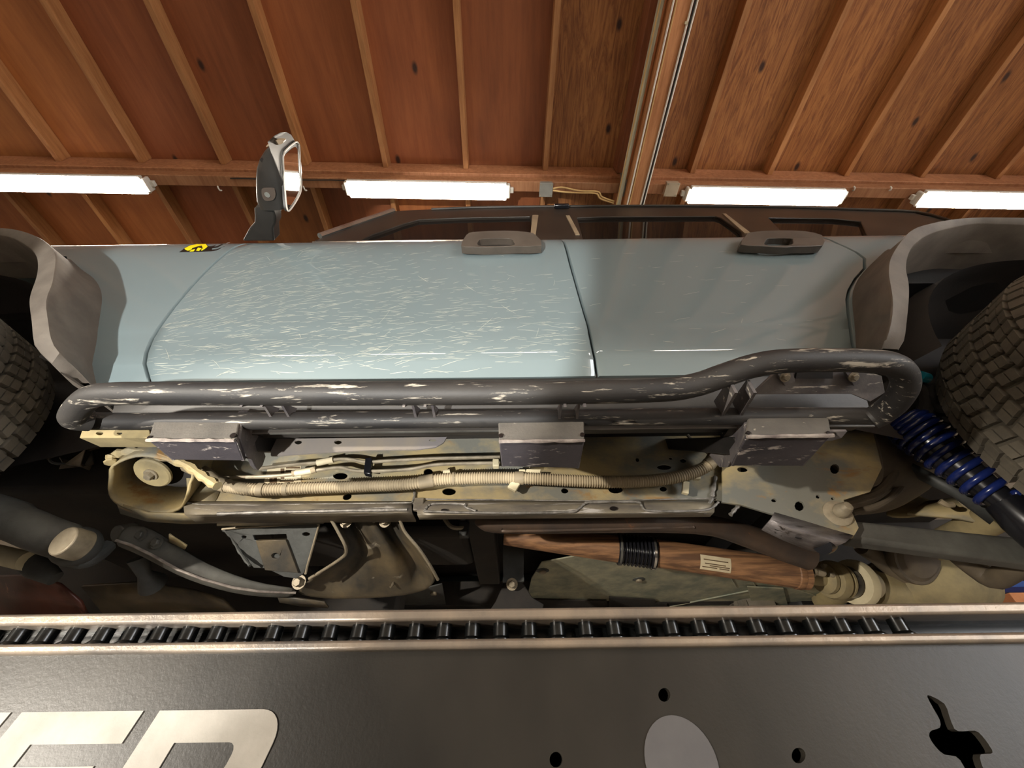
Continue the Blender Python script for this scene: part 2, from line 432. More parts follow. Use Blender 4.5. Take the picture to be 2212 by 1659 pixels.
# rafter lines measured on the underside of the joists
JZ = ZC - 0.10
us = [to_bld(aZ(px, py, JZ))[0] for px, py in ((90, 0), (330, 0), (562, 0), (778, 0), (996, 0), (1206, 0))]
stepu = (us[-1] - us[0]) / 5
rows_u = [us[0] + stepu * k for k in range(-5, 6)]
us2 = [to_bld(aZ(px, py, JZ))[0] for px, py in ((1620, 0), (1840, 0), (2057, 0))]
step2 = (us2[-1] - us2[0]) / 2
rows_u += [us2[0] + step2 * k for k in range(0, 7)]
beam_v = to_bld(aZ(1000, 357, ZC - 0.02))[1]        # near face of the cross beam
BEAM_D, BEAM_T = 0.27, 0.085
main_u = to_bld(aZ(1372, 425, ZC - 0.36))[0]        # centre of the big beam
TINT = {}
def jtint(): 
    k = random.uniform(0.85, 1.15); return (0.50 * k, 0.225 * k, 0.08 * k, 1)
for (va, vb) in ((V0, beam_v), (beam_v + BEAM_T, V1)):
    for k, u in enumerate(rows_u):
        if abs(u - main_u) < 0.12: continue
        w = 0.019
        mb = bbox(MB(), u - w, u + w, va, vb, JZ, ZC)
        o = mb.build('joist', 'timber', ceiling, bevel=0.003); o.color = jtint()
pt = [(0.40, 0.175, 0.062), (0.33, 0.122, 0.046), (0.38, 0.155, 0.056), (0.29, 0.105, 0.042), (0.36, 0.165, 0.060), (0.29, 0.105, 0.045)]
edges = sorted(rows_u + [main_u])
for i, (a, b) in enumerate(zip(edges, edges[1:])):
    for j, (va, vb) in enumerate(((V0, V0 + 2.2), (V0 + 2.2, V0 + 4.6), (V0 + 4.6, beam_v + BEAM_T / 2), (beam_v + BEAM_T / 2, V1))):
        right_side = a > us[-1] - 0.1
        c = random.choice(pt) if not right_side else (0.36, 0.175, 0.066)
        k = random.uniform(0.85, 1.15)
        mb = bbox(MB(), a + 0.001, b - 0.001, va + 0.001, vb - 0.001, ZC, ZC + 0.015)
        o = mb.build('plywood_panel', 'plywood_grain' if right_side else 'plywood', ceiling)
        o.color = (c[0] * k * 1.12, c[1] * k * .92, c[2] * k * .70, 1)
cb = thing('cross_beam', bld(0, beam_v, ZC - BEAM_D), kind='structure')
for nm, ua, ub in (('beam_timber', U0, main_u - 0.065), ('beam_timber', main_u + 0.065, U1)):
    o = bbox(MB(), ua, ub, beam_v, beam_v + BEAM_T, ZC - BEAM_D + 0.085, ZC - 0.005).build(nm, 'timber', cb, bevel=0.004); o.color = (0.46, 0.20, 0.09, 1)
    o = bbox(MB(), ua, ub, beam_v + 0.018, beam_v + BEAM_T + 0.005, ZC - BEAM_D, ZC - BEAM_D + 0.083).build(nm, 'timber', cb, bevel=0.004); o.color = (0.40, 0.18, 0.08, 1)
mbm = thing('main_beam', bld(main_u, 0, ZC - 0.36), kind='structure')
o = bbox(MB(), main_u - 0.065, main_u + 0.065, V0, V1, ZC - 0.36, ZC - 0.003).build('beam_timber', 'timber', mbm, bevel=0.004); o.color = (0.70, 0.31, 0.13, 1)
o = bbox(MB(), main_u - 0.115, main_u - 0.066, V0, beam_v - 0.01, ZC - 0.15, ZC - 0.003).build('ledger', 'timber', mbm, bevel=0.003); o.color = (0.34, 0.12, 0.05, 1)
o = bbox(MB(), main_u + 0.066, main_u + 0.10, V0, V1, ZC - 0.16, ZC - 0.003).build('ledger', 'timber', mbm, bevel=0.003); o.color = (0.12, 0.06, 0.03, 1)
hang = MB()
hang.add([], [])
bbox(hang, main_u - 0.085, main_u - 0.066, beam_v - 0.012, beam_v + 0.1, ZC - 0.30, ZC - 0.14)
hang.build('joist_hanger', 'box_grey', mbm)

# cables and conduit along the big beam
def run(u, z, v0, v1, r, wob, n=40, dz=0.0, seed=0):
    rnd = random.Random(seed); ph = rnd.uniform(0, 6)
    return [bld(u + wob * sin(ph + 5.0 * t) + wob * .4 * sin(13 * t + ph), lerp(v0, v1, t), z + dz * sin(7 * t + ph)) for t in [k / n for k in range(n + 1)]]
z_b = ZC - 0.36
def cable(name, path, r, mat, label, cat='cable', group=None):
    o = MB().tube(path, r, 8).build(name, mat, None, origin=path[0]); tag(o, label, cat, group); return o
cv1 = beam_v + 0.62
cable('flat_conduit', run(main_u - 0.094, z_b + 0.05, V0 + .1, cv1, .019, .004, seed=1), 0.018, 'conduit', 'thick grey sheathed conduit running along left side of the big ceiling beam', 'conduit')
cable('ceiling_cable', run(main_u - 0.108, z_b + 0.028, V0 + .1, cv1, .004, .006, seed=2), 0.004, 'cable_yellow', 'thin tan cable hugging the left edge of the grey conduit')
cable('ceiling_cable', run(main_u - 0.046, z_b - 0.006, V0 + .1, cv1, .006, .003, seed=3), 0.0055, 'cable_white', 'white cable under the big beam near its left edge')
cable('ceiling_cable', run(main_u - 0.030, z_b - 0.005, V0 + .1, cv1, .005, .002, seed=4), 0.0045, 'cable_yellow', 'thin orange cable just right of the single white cable under the beam')
cable('ceiling_cable', run(main_u + 0.048, z_b - 0.006, V0 + .1, cv1, .006, .003, seed=5), 0.006, 'cable_white', 'left white cable of the pair along the right edge of the big beam')
cable('ceiling_cable', run(main_u + 0.063, z_b - 0.006, V0 + .1, cv1, .006, .003, seed=5), 0.0055, 'cable_black', 'black cable between the two white ones on the right edge of the beam')
cable('ceiling_cable', run(main_u + 0.074, z_b - 0.004, V0 + .1, cv1, .006, .004, seed=6), 0.006, 'cable_white', 'right white cable of the pair along the right edge of the big beam')
for k, t in enumerate((0.2, -0.6, -1.4)):
    o = bbox(MB(), main_u + 0.038, main_u + 0.056, t, t + 0.012, z_b - 0.014, z_b + 0.002).build('cable_staple', 'clip_cream', mbm)

# LED shop lights under the cross beam
LED_L, LED_W = 1.13, 0.10
zl = ZC - BEAM_D - 0.005
def led_light(uc, vc, label):
    t = thing('led_shop_light', bld(uc, vc, zl), label, 'lamp', 'LED shop lights under the ceiling')
    bbox(MB(), uc - LED_L / 2 + .03, uc + LED_L / 2 - .03, vc - .03, vc + .03, zl - .028, zl).build('housing', 'lamp_white', t, bevel=0.004)
    m = MB(); rows = []
    for u in (uc - LED_L / 2, uc + LED_L / 2):
        rows.append([bld(u, vc + a, zl - .028 + b_) for a, b_ in ((.061, 0), (.056, -.030), (-.056, -.030), (-.061, 0))])
    m.grid(rows, closed_u=True, cap0=True, cap1=True).build('reflector_tray', 'lamp_white', t, bevel=.003)
    m = MB(); rows = []
    for u in (uc - LED_L / 2 + .002, uc - LED_L / 2 + .008, uc + LED_L / 2 - .008, uc + LED_L / 2 - .002):
        e = .8 if abs(abs(u - uc) - LED_L / 2 + .002) < 1e-6 else 1
        rows.append([bld(u, vc + a * e, zl - .058 + b_ * e) for a, b_ in ((.057, .001), (.052, -.006), (.042, -.010), (-.042, -.010), (-.052, -.006), (-.057, .001))])
    m.grid(rows, closed_u=True, cap0=True, cap1=True).build('diffuser', 'led', t)
    for sgn in (-1, 1):
        ue = uc + sgn * LED_L / 2
        bbox(MB(), min(ue, ue + sgn * .025), max(ue, ue + sgn * .025), vc - .046, vc + .046, zl - .058, zl - .002).build('end_cap', 'lamp_white', t, bevel=0.008)
        bbox(MB(), min(ue + sgn * .02, ue + sgn * .05), max(ue + sgn * .02, ue + sgn * .05), vc - .018, vc + .018, zl - .03, zl - .002).build('mounting_tab', 'lamp_white', t, bevel=0.003)
    return t
vl = to_bld(aZ(930, 409, zl - .03))[1]
for px, py, lab in ((150, 407, 'lit LED shop light at the far left of the cross beam'),
                    (925, 409, 'lit LED shop light just left of the grey junction box'),
                    (1654, 417, 'lit LED shop light right of the big beam and pale junction box'),
                    (2150, 426, 'lit LED shop light at the far right above the rear fender flare')):
    led_light(to_bld(aZ(px, py, zl - .03))[0], vl, lab)
for uu, lab in ((-3.4, 'left'), (-1.7, 'second from left'), (0.0, 'third from left'), (2.6, 'right')):  # unseen rear row, added for the light it gives
    led_light(uu, -3.9, 'lit LED shop light added in an unseen row behind the photographer, %s' % lab)
# junction boxes, small cables, cable clips on the beam
def jbox(px, py, mat, label):
    p = aZ(px, py, zl - .02); u, v = to_bld(p)
    t = thing('junction_box', bld(u, v, zl), label, 'electrical box')
    bbox(MB(), u - .045, u + .045, v - .045, v + .045, zl - .04, zl).build('body', mat, t, bevel=0.004)
    bbox(MB(), u - .048, u + .048, v - .048, v + .048, zl - .046, zl - .04).build('cover', mat, t, bevel=0.002)
    for a in (-1, 1):
        for b in (-1, 1): MB().cyl(bld(u + a * .038, v + b * .038, zl - .046), bld(u + a * .038, v + b * .038, zl - .0485), .005).build('screw', 'bolt', t)
    return u, v
ju, jv = jbox(1179, 408, 'box_grey', 'grey square junction box on the cross beam left of the big beam')
ju2, jv2 = jbox(1449, 407, 'box_white', 'pale square junction box on the cross beam right of the big beam')
lc = thing('lamp_cable', bld(ju + .05, jv, zl - .012), 'pair of cream cables looping from grey junction box to the big beam', 'cable')
for a_ in (([.05, .12, .25, .38, .42], [0, -.01, .012, .015, .05], .075), ([.05, .14, .25, .37, .41], [.012, .022, .026, .028, .062], .088)):
    pts_ = [bld(ju + u_, jv + v_, zl - .013 - (.008 if u_ > .4 else 0)) for u_, v_ in zip(a_[0], a_[1])] + [bld(main_u - .13, jv + a_[2], zl - .03)]
    MB().tube(smooth(pts_, 6), .006, 8).build('strand', 'cable_yellow', lc)
for k, px in enumerate((472, 657, 1846, 1925)):
    p = aZ(px, 408, zl - .01); u, v = to_bld(p)
    o = MB().tube(smooth([bld(u - .006, v - .012, zl + .004), bld(u, v - .006, zl - .008), bld(u + .003, v + .01, zl - .008), bld(u + .008, v + .016, zl + .004)], 4), .005, 8).build('cable_clip', 'lamp_white', None, origin=bld(u, v, zl))
    tag(o, ['white cable clip on the beam between left light and door mirror', 'white cable clip on the beam just right of the door mirror', 'left white cable clip between the two right-hand lights', 'right white cable clip between the two right-hand lights'][k], 'clip')
pth = [bld(lerp(-1.95, -0.95, t), beam_v + .03, zl - .006 + .004 * sin(20 * t)) for t in [k / 24 for k in range(25)]]
cable('lamp_cable', pth, .0045, 'cable_black', 'dark cable along the cross beam between left light and second light')

# ================================================================== four-post lift: only the near runway shows
YR = 0.50
RK = YR / 0.6
lift = thing('four_post_lift', (0, 1.56, FLOOR_Z), 'black four-post car lift whose near runway crosses the foreground', 'car lift')
top_z = aY(1106, 1316, YR).z; lip1 = aY(1106, 1341, YR).z; lip2 = aY(1106, 1382, YR).z; lip3 = aY(1106, 1404, YR).z
XA, XB = -2.75, 2.75
RB = -0.15
# side plate with real holes
def ph(px, py, rx, ry, n=16, rot=0): return pY(ell(px, py, rx, ry, n, rot), YR)
slot = smooth(pY([(2003, 1505), (2010, 1503), (2040, 1520), (2050, 1545), (2062, 1575), (2080, 1580), (2105, 1578), (2122, 1590), (2143, 1620), (2140, 1628), (2118, 1630), (2120, 1650), (2135, 1690), (2120, 1710), (2100, 1700), (2082, 1655), (2065, 1634), (2040, 1630), (2020, 1612), (2007, 1590), (2012, 1578), (2030, 1572), (2030, 1555), (2016, 1530)], YR), 2, True)
outer = [Vector((XA, YR, RB)), Vector((XB, YR, RB)), Vector((XB, YR, lip3 + .004)), Vector((XA, YR, lip3 + .004))]
runway = MB().plate(outer, [ph(1435, 1501, 13, 15), ph(1201, 1641, 14, 17), ph(1725, 1632, 15, 17), slot], (0, 0.008, 0)).build('runway', 'runway_black', lift, sharp=30)
tag(runway, 'black steel side plate of the near runway with holes and lettering')
m = MB()
m.box((0, YR + .24, top_z - .006), (XB - XA, .48, .008)); m.box((0, YR + .476, (top_z + RB) / 2 - .01), (XB - XA, .008, top_z - RB - .02)); m.box((0, YR + .24, RB - .004), (XB - XA, .48, .008))
m.build('runway_deck', 'runway_black', runway)
m = MB(); m.box((0, YR + .012, (top_z + lip1) / 2), (XB - XA, .036, top_z - lip1)); m.build('rail_upper_lip', 'rail_worn', runway, bevel=0.003)
m = MB(); m.box((0, YR + .010, (lip2 + lip3) / 2), (XB - XA, .040, lip2 - lip3)); m.build('rail_lower_lip', 'rail_worn', runway, bevel=0.003)
m = MB(); m.box((0, YR + .052, (lip1 + lip2) / 2), (XB - XA, .006, lip1 - lip2 + .02)); m.build('rail_back', 'pin_black', runway)
# row of pins in the rail
pin = None
pin_m = MB(); x0 = -0.72
pin_m.cyl((x0, YR + .014, lip2 - .002), (x0, YR + .014, lip1 + .002), .0085, n=14)
pin_m.lathe([(.0118, 0), (.0118, .0025), (.0085, .0055)], (x0, YR + .014, lip2), (0, 0, 1), 14)
pin = pin_m.build('rail_pin', 'pin_black', runway)
k = 1
xx = x0 + .032
while xx < 0.455:
    copy_at(pin, runway, (xx - x0, 0, 0))
    xx += .032
# letters
EF = YR - 0.0012
def letter(polys, name, label=None):
    m = MB()
    for outer, holes in polys: m.plate(outer, holes, (0, 0.001, 0))
    return m.build(name, 'decal_white', runway)
SH = 0.24; zt = aY(350, 1535, YR).z; LH = 0.122; BT = 0.0285
def LP(x0_, a, b): return Vector((x0_ + RK * a + SH * RK * b, EF, zt + RK * b))
xe0 = aY(52, 1535, YR).x; xe1 = xe0 + (aY(312, 1535, YR).x - xe0) / RK
e = [(0, 0), (xe1 - xe0, 0), (xe1 - xe0, -BT), (.040, -BT), (.040, -LH / 2 + BT / 2), (xe1 - xe0 - .014, -LH / 2 + BT / 2), (xe1 - xe0 - .014, -LH / 2 - BT / 2), (.040, -LH / 2 - BT / 2), (.040, -LH + BT), (xe1 - xe0, -LH + BT), (xe1 - xe0, -LH), (0, -LH)]
letter([([LP(xe0, a, b) for a, b in e], [])], 'letter_e')
xr0 = aY(347, 1535, YR).x; xr1 = aY(617, 1560, YR).x; rw = (xr1 - xr0) / RK
def arc(cx, cz, r, a0, a1, n=8): return [(cx + r * cos(radians(lerp(a0, a1, k / n))), cz + r * sin(radians(lerp(a0, a1, k / n)))) for k in range(n + 1)]
ro = [(0, 0)] + arc(rw - .030, -.030, .030, 90, 0) + arc(rw - .030, -.048, .030, 0, -75) + [(rw - .042, -.080), (rw + .004, -LH), (rw - .045, -LH), (rw - .082, -.084), (.040, -.084), (.040, -LH), (0, -LH)]
ri = [(.040, -BT)] + arc(rw - .050, -BT - .010, .010, 90, 0, 4) + arc(rw - .050, -.046, .010, 0, -90, 4) + [(.040, -.056)]
letter([([LP(xr0, a, b) for a, b in ro], [[LP(xr0, a, b) for a, b in ri]])], 'letter_r')
gw = .132; gx = xe0 - RK * (.013 + gw)
g = [(gw, 0), (gw, -BT), (.045, -BT), (.040, -.034), (.040, -LH + .034), (.045, -LH + BT), (gw - .040, -LH + BT), (gw - .040, -.072), (gw - .07, -.072), (gw - .07, -.046), (gw, -.046), (gw, -LH), (.03, -LH), (.008, -LH + .01), (0, -LH + .03), (0, -.03), (.008, -.01), (.03, 0)]
letter([([LP(gx, a, b) for a, b in g], [])], 'letter_g')
ctr = aY(1470, 1640, YR); rr = .0395 * RK
o = MB().plate([Vector((ctr.x + rr * cos(t), YR - .0012, ctr.z - .002 + rr * sin(t))) for t in [2 * pi * k / 40 for k in range(40)]], [], (0, .001, 0)).build('round_sticker', 'decal_grey', runway)
tag(o, 'plain grey round sticker on the black plate')
# rest of the lift, out of the picture: far runway, cross members, posts
m = MB(); m.box((0, 2.36, top_z - .10), (XB - XA, .48, .18)); m.build('far_runway', 'runway_black', lift, bevel=.004)
for sx in (-1, 1):
    m = MB(); m.box((sx * 2.68, 1.56, RB - .085), (.14, 3.0, .15)); m.build('cross_member', 'runway_black', lift, bevel=.004)
    for y in (0.02, 3.1):
        m = MB(); m.box((sx * 2.68, y, FLOOR_Z + 1.0), (.13, .13, 2.0)); m.build('post', 'runway_black', lift, bevel=.006)
        m = MB(); m.box((sx * 2.68, y, FLOOR_Z + .008), (.34, .34, .016)); m.build('base_plate', 'runway_black', lift)

# ================================================================== the car
CARO = Vector((-0.07, 1.56, top_z))
suv = thing('suv', CARO, 'blue-grey mud-streaked off-road SUV raised on the lift, seen from below', 'car')
PROF = [(0.600, .672), (0.612, .660), (0.628, .650), (0.664, .633), (0.668, .631), (0.748, .6215), (0.753, .6212), (0.770, .6185), (0.775, .6176), (0.86, .611), (0.95, .607), (1.05, .6035), (1.12, .603), (1.17, .606), (1.21, .615), (1.25, .634), (1.28, .655), (1.305, .680)]
def fY(z): return interp(PROF, z)
def body_pt(px, py):
    d = ray(px, py); lo, hi = 0.40, 0.80
    f = lambda s: s * d.y - fY(s * d.z)
    s0 = 0.3 / d.y; prev = f(s0)
    for k in range(1, 400):
        s1 = s0 + .0012 * k / d.y; cur = f(s1)
        if prev < 0 <= cur:
            a, b = s1 - .0012 / d.y, s1
            for _ in range(20):
                c = (a + b) / 2
                if f(c) < 0: a = c
                else: b = c
            return d * b
        prev = cur
    z = 1.22                     # ray passes the shoulder: take the shoulder itself
    return Vector((d.x / d.z * z, fY(z), z))
seamF = [body_pt(*p) for p in ((516, 530), (483, 551), (439, 591), (405, 628), (371, 669), (344, 706), (327, 733), (314, 767), (312, 784), (317, 804), (323, 824))]
seamR = [body_pt(*p) for p in ((1217, 520), (1232, 570), (1255, 650), (1270, 700), (1282, 760), (1290, 813))]
seamQ = [body_pt(*p) for p in ((1800, 522), (1850, 545), (1905, 590), (1930, 650), (1935, 700))]
def xtab(seam, top_dx=0.0):
    t = sorted([(p.z, p.x) for p in seam]); t.append((1.32, t[-1][1] + top_dx)); return t
tF, tR, tQ = xtab(seamF, 0.06), xtab(seamR, -0.01), xtab(seamQ, -0.03)
TR = 0.43
FWX, RWX, WZ = -1.68, 1.579, top_z + TR
ARCH = 0.57
ZROWS = sorted(set([p[0] for p in PROF] + [0.64, 0.70, 0.72, 0.80, 0.83, 0.90, 1.0, 1.085, 1.145, 1.19, 1.23, 1.265]))
def panel(name, xl, xr, z0, z1, mat='paint', ncol=24, gap=.0027, label=None, noL=False, noR=False):
    zs = [z for z in ZROWS if z0 - 1e-6 <= z <= z1 + 1e-6]
    if zs[0] > z0 + 1e-4: zs = [z0] + zs
    rows = []
    for z in zs:
        a, b = xl(z) + gap, xr(z) - gap; y = fY(z); r = []
        r.append(Vector((a + .001, y + (0 if noL else .030), z))); r.append(Vector((a, y + (0 if noL else .003), z)))
        for k in range(ncol + 1):
            r.append(Vector((lerp(a + .0025, b - .0025, k / ncol), y, z)))
        r.append(Vector((b, y + (0 if noR else .003), z))); r.append(Vector((b - .001, y + (0 if noR else .030), z)))
        rows.append(r)
    rows.insert(0, [p + Vector((0, .03, .004)) for p in rows[0]])
    m = MB().grid(rows)
    o = m.build(name, mat, suv, sharp=50)
    if label: o['label'] = label
    return o
tAf = sorted([(p.z, p.x - .02) for p in [body_pt(*q) for q in ((150, 557), (177, 580), (206, 599), (221, 620), (227, 645), (223, 682), (211, 739), (202, 773), (198, 801), (196, 834))]])
tAr = sorted([(p.z, p.x + .02) for p in [body_pt(*q) for q in ((1929, 525), (1887, 560), (1852, 595), (1835, 623), (1830, 644), (1833, 679), (1838, 711), (1844, 756))]])
arch_f = lambda z: interp(tAf, z) if z <= tAf[-1][0] + .01 else max(-2.25, tAf[-1][1] - (z - tAf[-1][0]) * 12)
arch_r = lambda z: interp(tAr, z) if z <= tAr[-1][0] + .01 else min(2.3, tAr[-1][1] + (z - tAr[-1][0]) * 12)
fender = panel('front_fender', arch_f, lambda z: interp(tF, z), .600, 1.305, noL=True)
door_f = panel('front_door', lambda z: interp(tF, z), lambda z: interp(tR, z), .628, 1.305, ncol=40, label='front door dusted with pale fanned mud streaks')
door_r = panel('rear_door', lambda z: interp(tR, z), lambda z: min(interp(tQ, z), arch_r(z) - .02), .628, 1.305, ncol=30, label='cleaner rear door')
quarter = panel('quarter_panel', lambda z: min(interp(tQ, z), arch_r(z) - .02), arch_r, .628, 1.305, ncol=8, noR=True)
# inner body behind the panels: keeps the gaps dark, and the underfloor
m = MB()
m.box((0.0, 1.56, 1.02), (1.90, 1.74, .50)); m.build('body_core', 'black_metal', suv)
m = MB(); m.box((0, 1.56, .755), (1.90, 1.70, .03)); m.build('floor_pan', 'dark_under', suv)
m = MB(); m.box((-1.55, 1.56, 1.16), (1.20, 1.50, .16)); m.build('engine_bay', 'black_metal', suv)
m = MB(); m.box((1.62, 1.56, 1.19), (1.3, 1.66, .16)); m.build('load_floor', 'black_metal', suv)
m = MB(); m.grid([[(-2.25, .70, 1.30), (-2.25, 2.42, 1.30)], [(-.95, .70, 1.315), (-.95, 2.42, 1.315)]]); m.build('bonnet', 'paint', suv)
# far side of the body
m = MB(); m.grid([[(x, 2.47, z) for x in (-2.25, -.9, .8, 2.3)] for z in (.98, 1.3)]); m.grid([[(x, 2.47, z) for x in (-1.0, .9)] for z in (.62, .98)]); m.build('far_side_panel', 'paint', suv)
# rocker: underside strip with the folded seam lip
zr = [(.655, .640), (.664, .606), (.676, .580), (.694, .545), (.704, .530), (.7055, .5175), (.7085, .5175), (.7095, .532), (.76, .545)]
xsill0, xsill1 = -0.90, 0.80
m = MB().grid([[(lerp(xsill0, xsill1, k / 6), y, z) for k in range(7)] for y, z in zr]); m.build('rocker_panel', 'rocker', suv)

MB().box(((xsill0 + xsill1) / 2, .707, .5185), (xsill1 - xsill0, .0035, .004)).build('seam_lip', 'arm_grey', suv)
# greenhouse: pillars, glass, roof
GP0, GN = Vector((0, .672, 1.285)), Vector((0, -.977, .213))
gh_out = [(680, 519), (730, 502), (790, 478), (855, 456), (980, 450), (1106, 447), (1400, 445), (1560, 446), (1700, 448), (1850, 453), (1970, 458), (2045, 478), (2090, 505), (2090, 530), (680, 535)]
win1 = [(772, 524), (800, 508), (872, 483), (905, 474), (1000, 470), (1145, 467), (1150, 485), (1146, 524)]
win2 = [(1247, 470), (1300, 468), (1545, 467), (1556, 470), (1600, 500), (1610, 524), (1262, 524)]
win3 = [(1660, 470), (1800, 472), (1860, 478), (1880, 524), (1712, 524)]
m = MB().plate(pPl(gh_out, GP0, GN), [pPl(w, GP0, GN) for w in (win1, win2, win3)], (0, .02, 0)); m.build('window_frame', 'trim_black', suv, bevel=.003)
for w in (win1, win2, win3):
    big = w
    m = MB().plate([p + Vector((0, .012, 0)) for p in pPl(big, GP0, GN)], [], (0, .004, 0)); m.build('window_glass', 'glass_dark', suv)
for pts in ([(1150, 466), (1163, 466), (1157, 508), (1146, 508)], [(1222, 467), (1230, 467), (1252, 508), (1243, 508)], [(1560, 463), (1567, 463), (1622, 506), (1608, 506)]):
    m = MB().plate([p + Vector((0, -.004, 0)) for p in pPl(pts, GP0, GN)], [], (0, .006, 0)); m.build('pillar_trim', 'trim_light', suv)
roofline = pPl(smooth([Vector((a, b, 0)) for a, b in gh_out[3:12]], 3), GP0, GN) if False else [aP(p.x, p.y, GP0, GN) for p in smooth([Vector((a, b, 0)) for a, b in gh_out[3:12]], 3)]
rows = [roofline, [p + Vector((0, .02, .03)) for p in roofline], [p + Vector((0, .12, .075)) for p in roofline], [Vector((p.x, 1.56, p.z + .12)) for p in roofline], [Vector((p.x, 2.30, p.z + .05)) for p in roofline]]
MB().grid(rows).build('roof', 'paint', suv, sharp=60)
# drip rail under the roof edge
MB().tube([p + Vector((0, -.008, -.018)) for p in roofline[2:]], .006, 8).build('drip_rail', 'trim_black', suv)
a0 = [aP(px, py, GP0, GN) for px, py in ((690, 514), (760, 489), (850, 458))]
MB().tube([p + Vector((0, -.004, .008)) for p in a0], .011, 8).build('pillar_edge', 'chrome', suv)
ra = aP(1213, 452, GP0, GN)
MB().box(ra + Vector((0, -.012, .006)), (.07, .02, .02)).build('rack_foot', 'shock_black', suv, bevel=.004)
# windscreen surround side (closes the cabin)
MB().box((0.45, 1.56, 1.55), (2.3, 1.40, .5)).build('cabin_interior', 'black_metal', suv)
beltc = [body_pt(px, 521) for px in (690, 760, 900, 1000)]
MB().tube([Vector((p.x, .662, 1.300)) for p in beltc], .006, 8).build('belt_moulding', 'chrome', suv)

# door handles
def handle(door, out, hole, bowl, yh, lip):
    o3 = smooth(pY(out, yh), 2, True)
    m = MB().plate(o3, [smooth(pY(hole, yh), 3, True)], (0, .026, .004)); h = m.build('door_handle', 'handle', door, bevel=.004, sharp=40)
    m = MB(); p = pY(bowl, yh + .022); c = sum(p, Vector()) / len(p)
    m.plate(smooth(p, 3, True), [], (0, .006, 0)).build('handle_bowl', 'plastic_black' if lip else 'paint', door, bevel=.002)
handle(door_f, [(996, 531), (1003, 514), (1013, 503), (1035, 500), (1090, 498), (1140, 501), (1158, 508), (1170, 530), (1110, 532), (1050, 534), (1020, 533)],
       [(1034, 530), (1034, 520), (1042, 516), (1075, 515), (1104, 516), (1109, 522), (1110, 529), (1075, 531)], [(1026, 533), (1026, 513), (1070, 510), (1116, 513), (1116, 532), (1070, 538)], .572, True)
handle(door_r, [(1600, 528), (1610, 510), (1622, 501), (1680, 497), (1740, 499), (1772, 506), (1778, 512), (1778, 530), (1720, 532), (1690, 534), (1640, 531)],
       [(1652, 528), (1656, 518), (1664, 515), (1708, 515), (1712, 519), (1710, 528), (1680, 530)], [(1644, 531), (1648, 512), (1680, 510), (1716, 512), (1716, 531), (1680, 535)], .572, False)

# fender decal
def decal(polys, mat, name, off):
    m = MB()
    for p in polys:
        q = [body_pt(*a) + Vector((0, -off, 0)) for a in p]
        m.plate(q, [], (0, .0006, 0))
    return m.build(name, mat, fender)
dz = lambda pts: [(380 + a / 12.29, 500 + b / 12.29) for a, b in pts]
decal([dz([(95, 550), (180, 490), (240, 440), (380, 370), (560, 335), (800, 330), (860, 400), (960, 400), (1070, 355), (1000, 405), (1100, 400), (1230, 330), (1440, 295), (1250, 345), (1110, 425), (960, 450), (950, 490), (1080, 480), (1290, 400), (1100, 500), (930, 530), (600, 545)])], 'decal_black', 'flame_decal', .0008)
decal([dz([(235, 460), (400, 380), (560, 350), (800, 345), (850, 410), (780, 470), (690, 520), (675, 505), (720, 460), (700, 400), (690, 380), (560, 410), (440, 450), (420, 490), (320, 520), (250, 490)]),
       dz([(365, 530), (500, 480), (515, 495), (470, 540), (380, 545)]), dz([(545, 515), (600, 440), (690, 460), (620, 525)])], 'decal_yellow', 'yellow_decal', .0018)

# dried mud and scratch streaks fanned over the doors (nobody could count them)
rnd = random.Random(3)
def streaks(door, n, xr, zr_, dens, name, len_=(0.014, 0.055)):
    m = MB(); k = 0
    while k < n:
        x, z = rnd.uniform(*xr), rnd.uniform(*zr_)
        if rnd.random() > dens(x, z): continue
        a = atan2(z - .60, (x + 1.02) * 1.7) * 0.62 + rnd.gauss(0, .16)
        if rnd.random() < .05: a += rnd.uniform(-1.2, 1.2)
        L = rnd.uniform(*len_) * rnd.uniform(.4, 1.2); w = rnd.uniform(.00015, .00048); c = rnd.gauss(0, .08)
        l, r = [], []
        ok = True
        for j in range(4):
            t = j / 3 - .5; xx = x + L * t * cos(a) - c * L * (t * t) * sin(a); zz = z + L * t * sin(a) + c * L * t * t * cos(a)
            ww = w * (1 - 3.4 * t * t) + .00015
            if not (interp(tF, zz) + .006 < xx < (interp(tR, zz) - .006 if door is door_f else 2)) or zz < .635 or zz > 1.20: ok = False
            if door is door_r and xx < interp(tR, zz) + .006: ok = False
            for q, sg in ((l, 1), (r, -1)):
                X, Z = xx - sg * ww * sin(a), zz + sg * ww * cos(a); q.append(Vector((X, fY(Z) - .0007, Z)))
        if not ok: k += .2; continue
        m.grid([l, r]); k += 1
    o = m.build(name, 'mud', door); o['kind'] = 'stuff'; return o
dfun = lambda x, z: max(.02, min(1, 1.05 - .9 * max(0, (x + .70)) - 2.4 * max(0, z - .88) + .25 * (z < .8))) * (0.55 if z < .66 else 1)
streaks(door_f, 1350, (-.97, .20), (.64, 1.19), dfun, 'mud_streaks')
streaks(door_r, 45, (.16, .75), (.64, 1.1), lambda x, z: .8, 'mud_streaks')

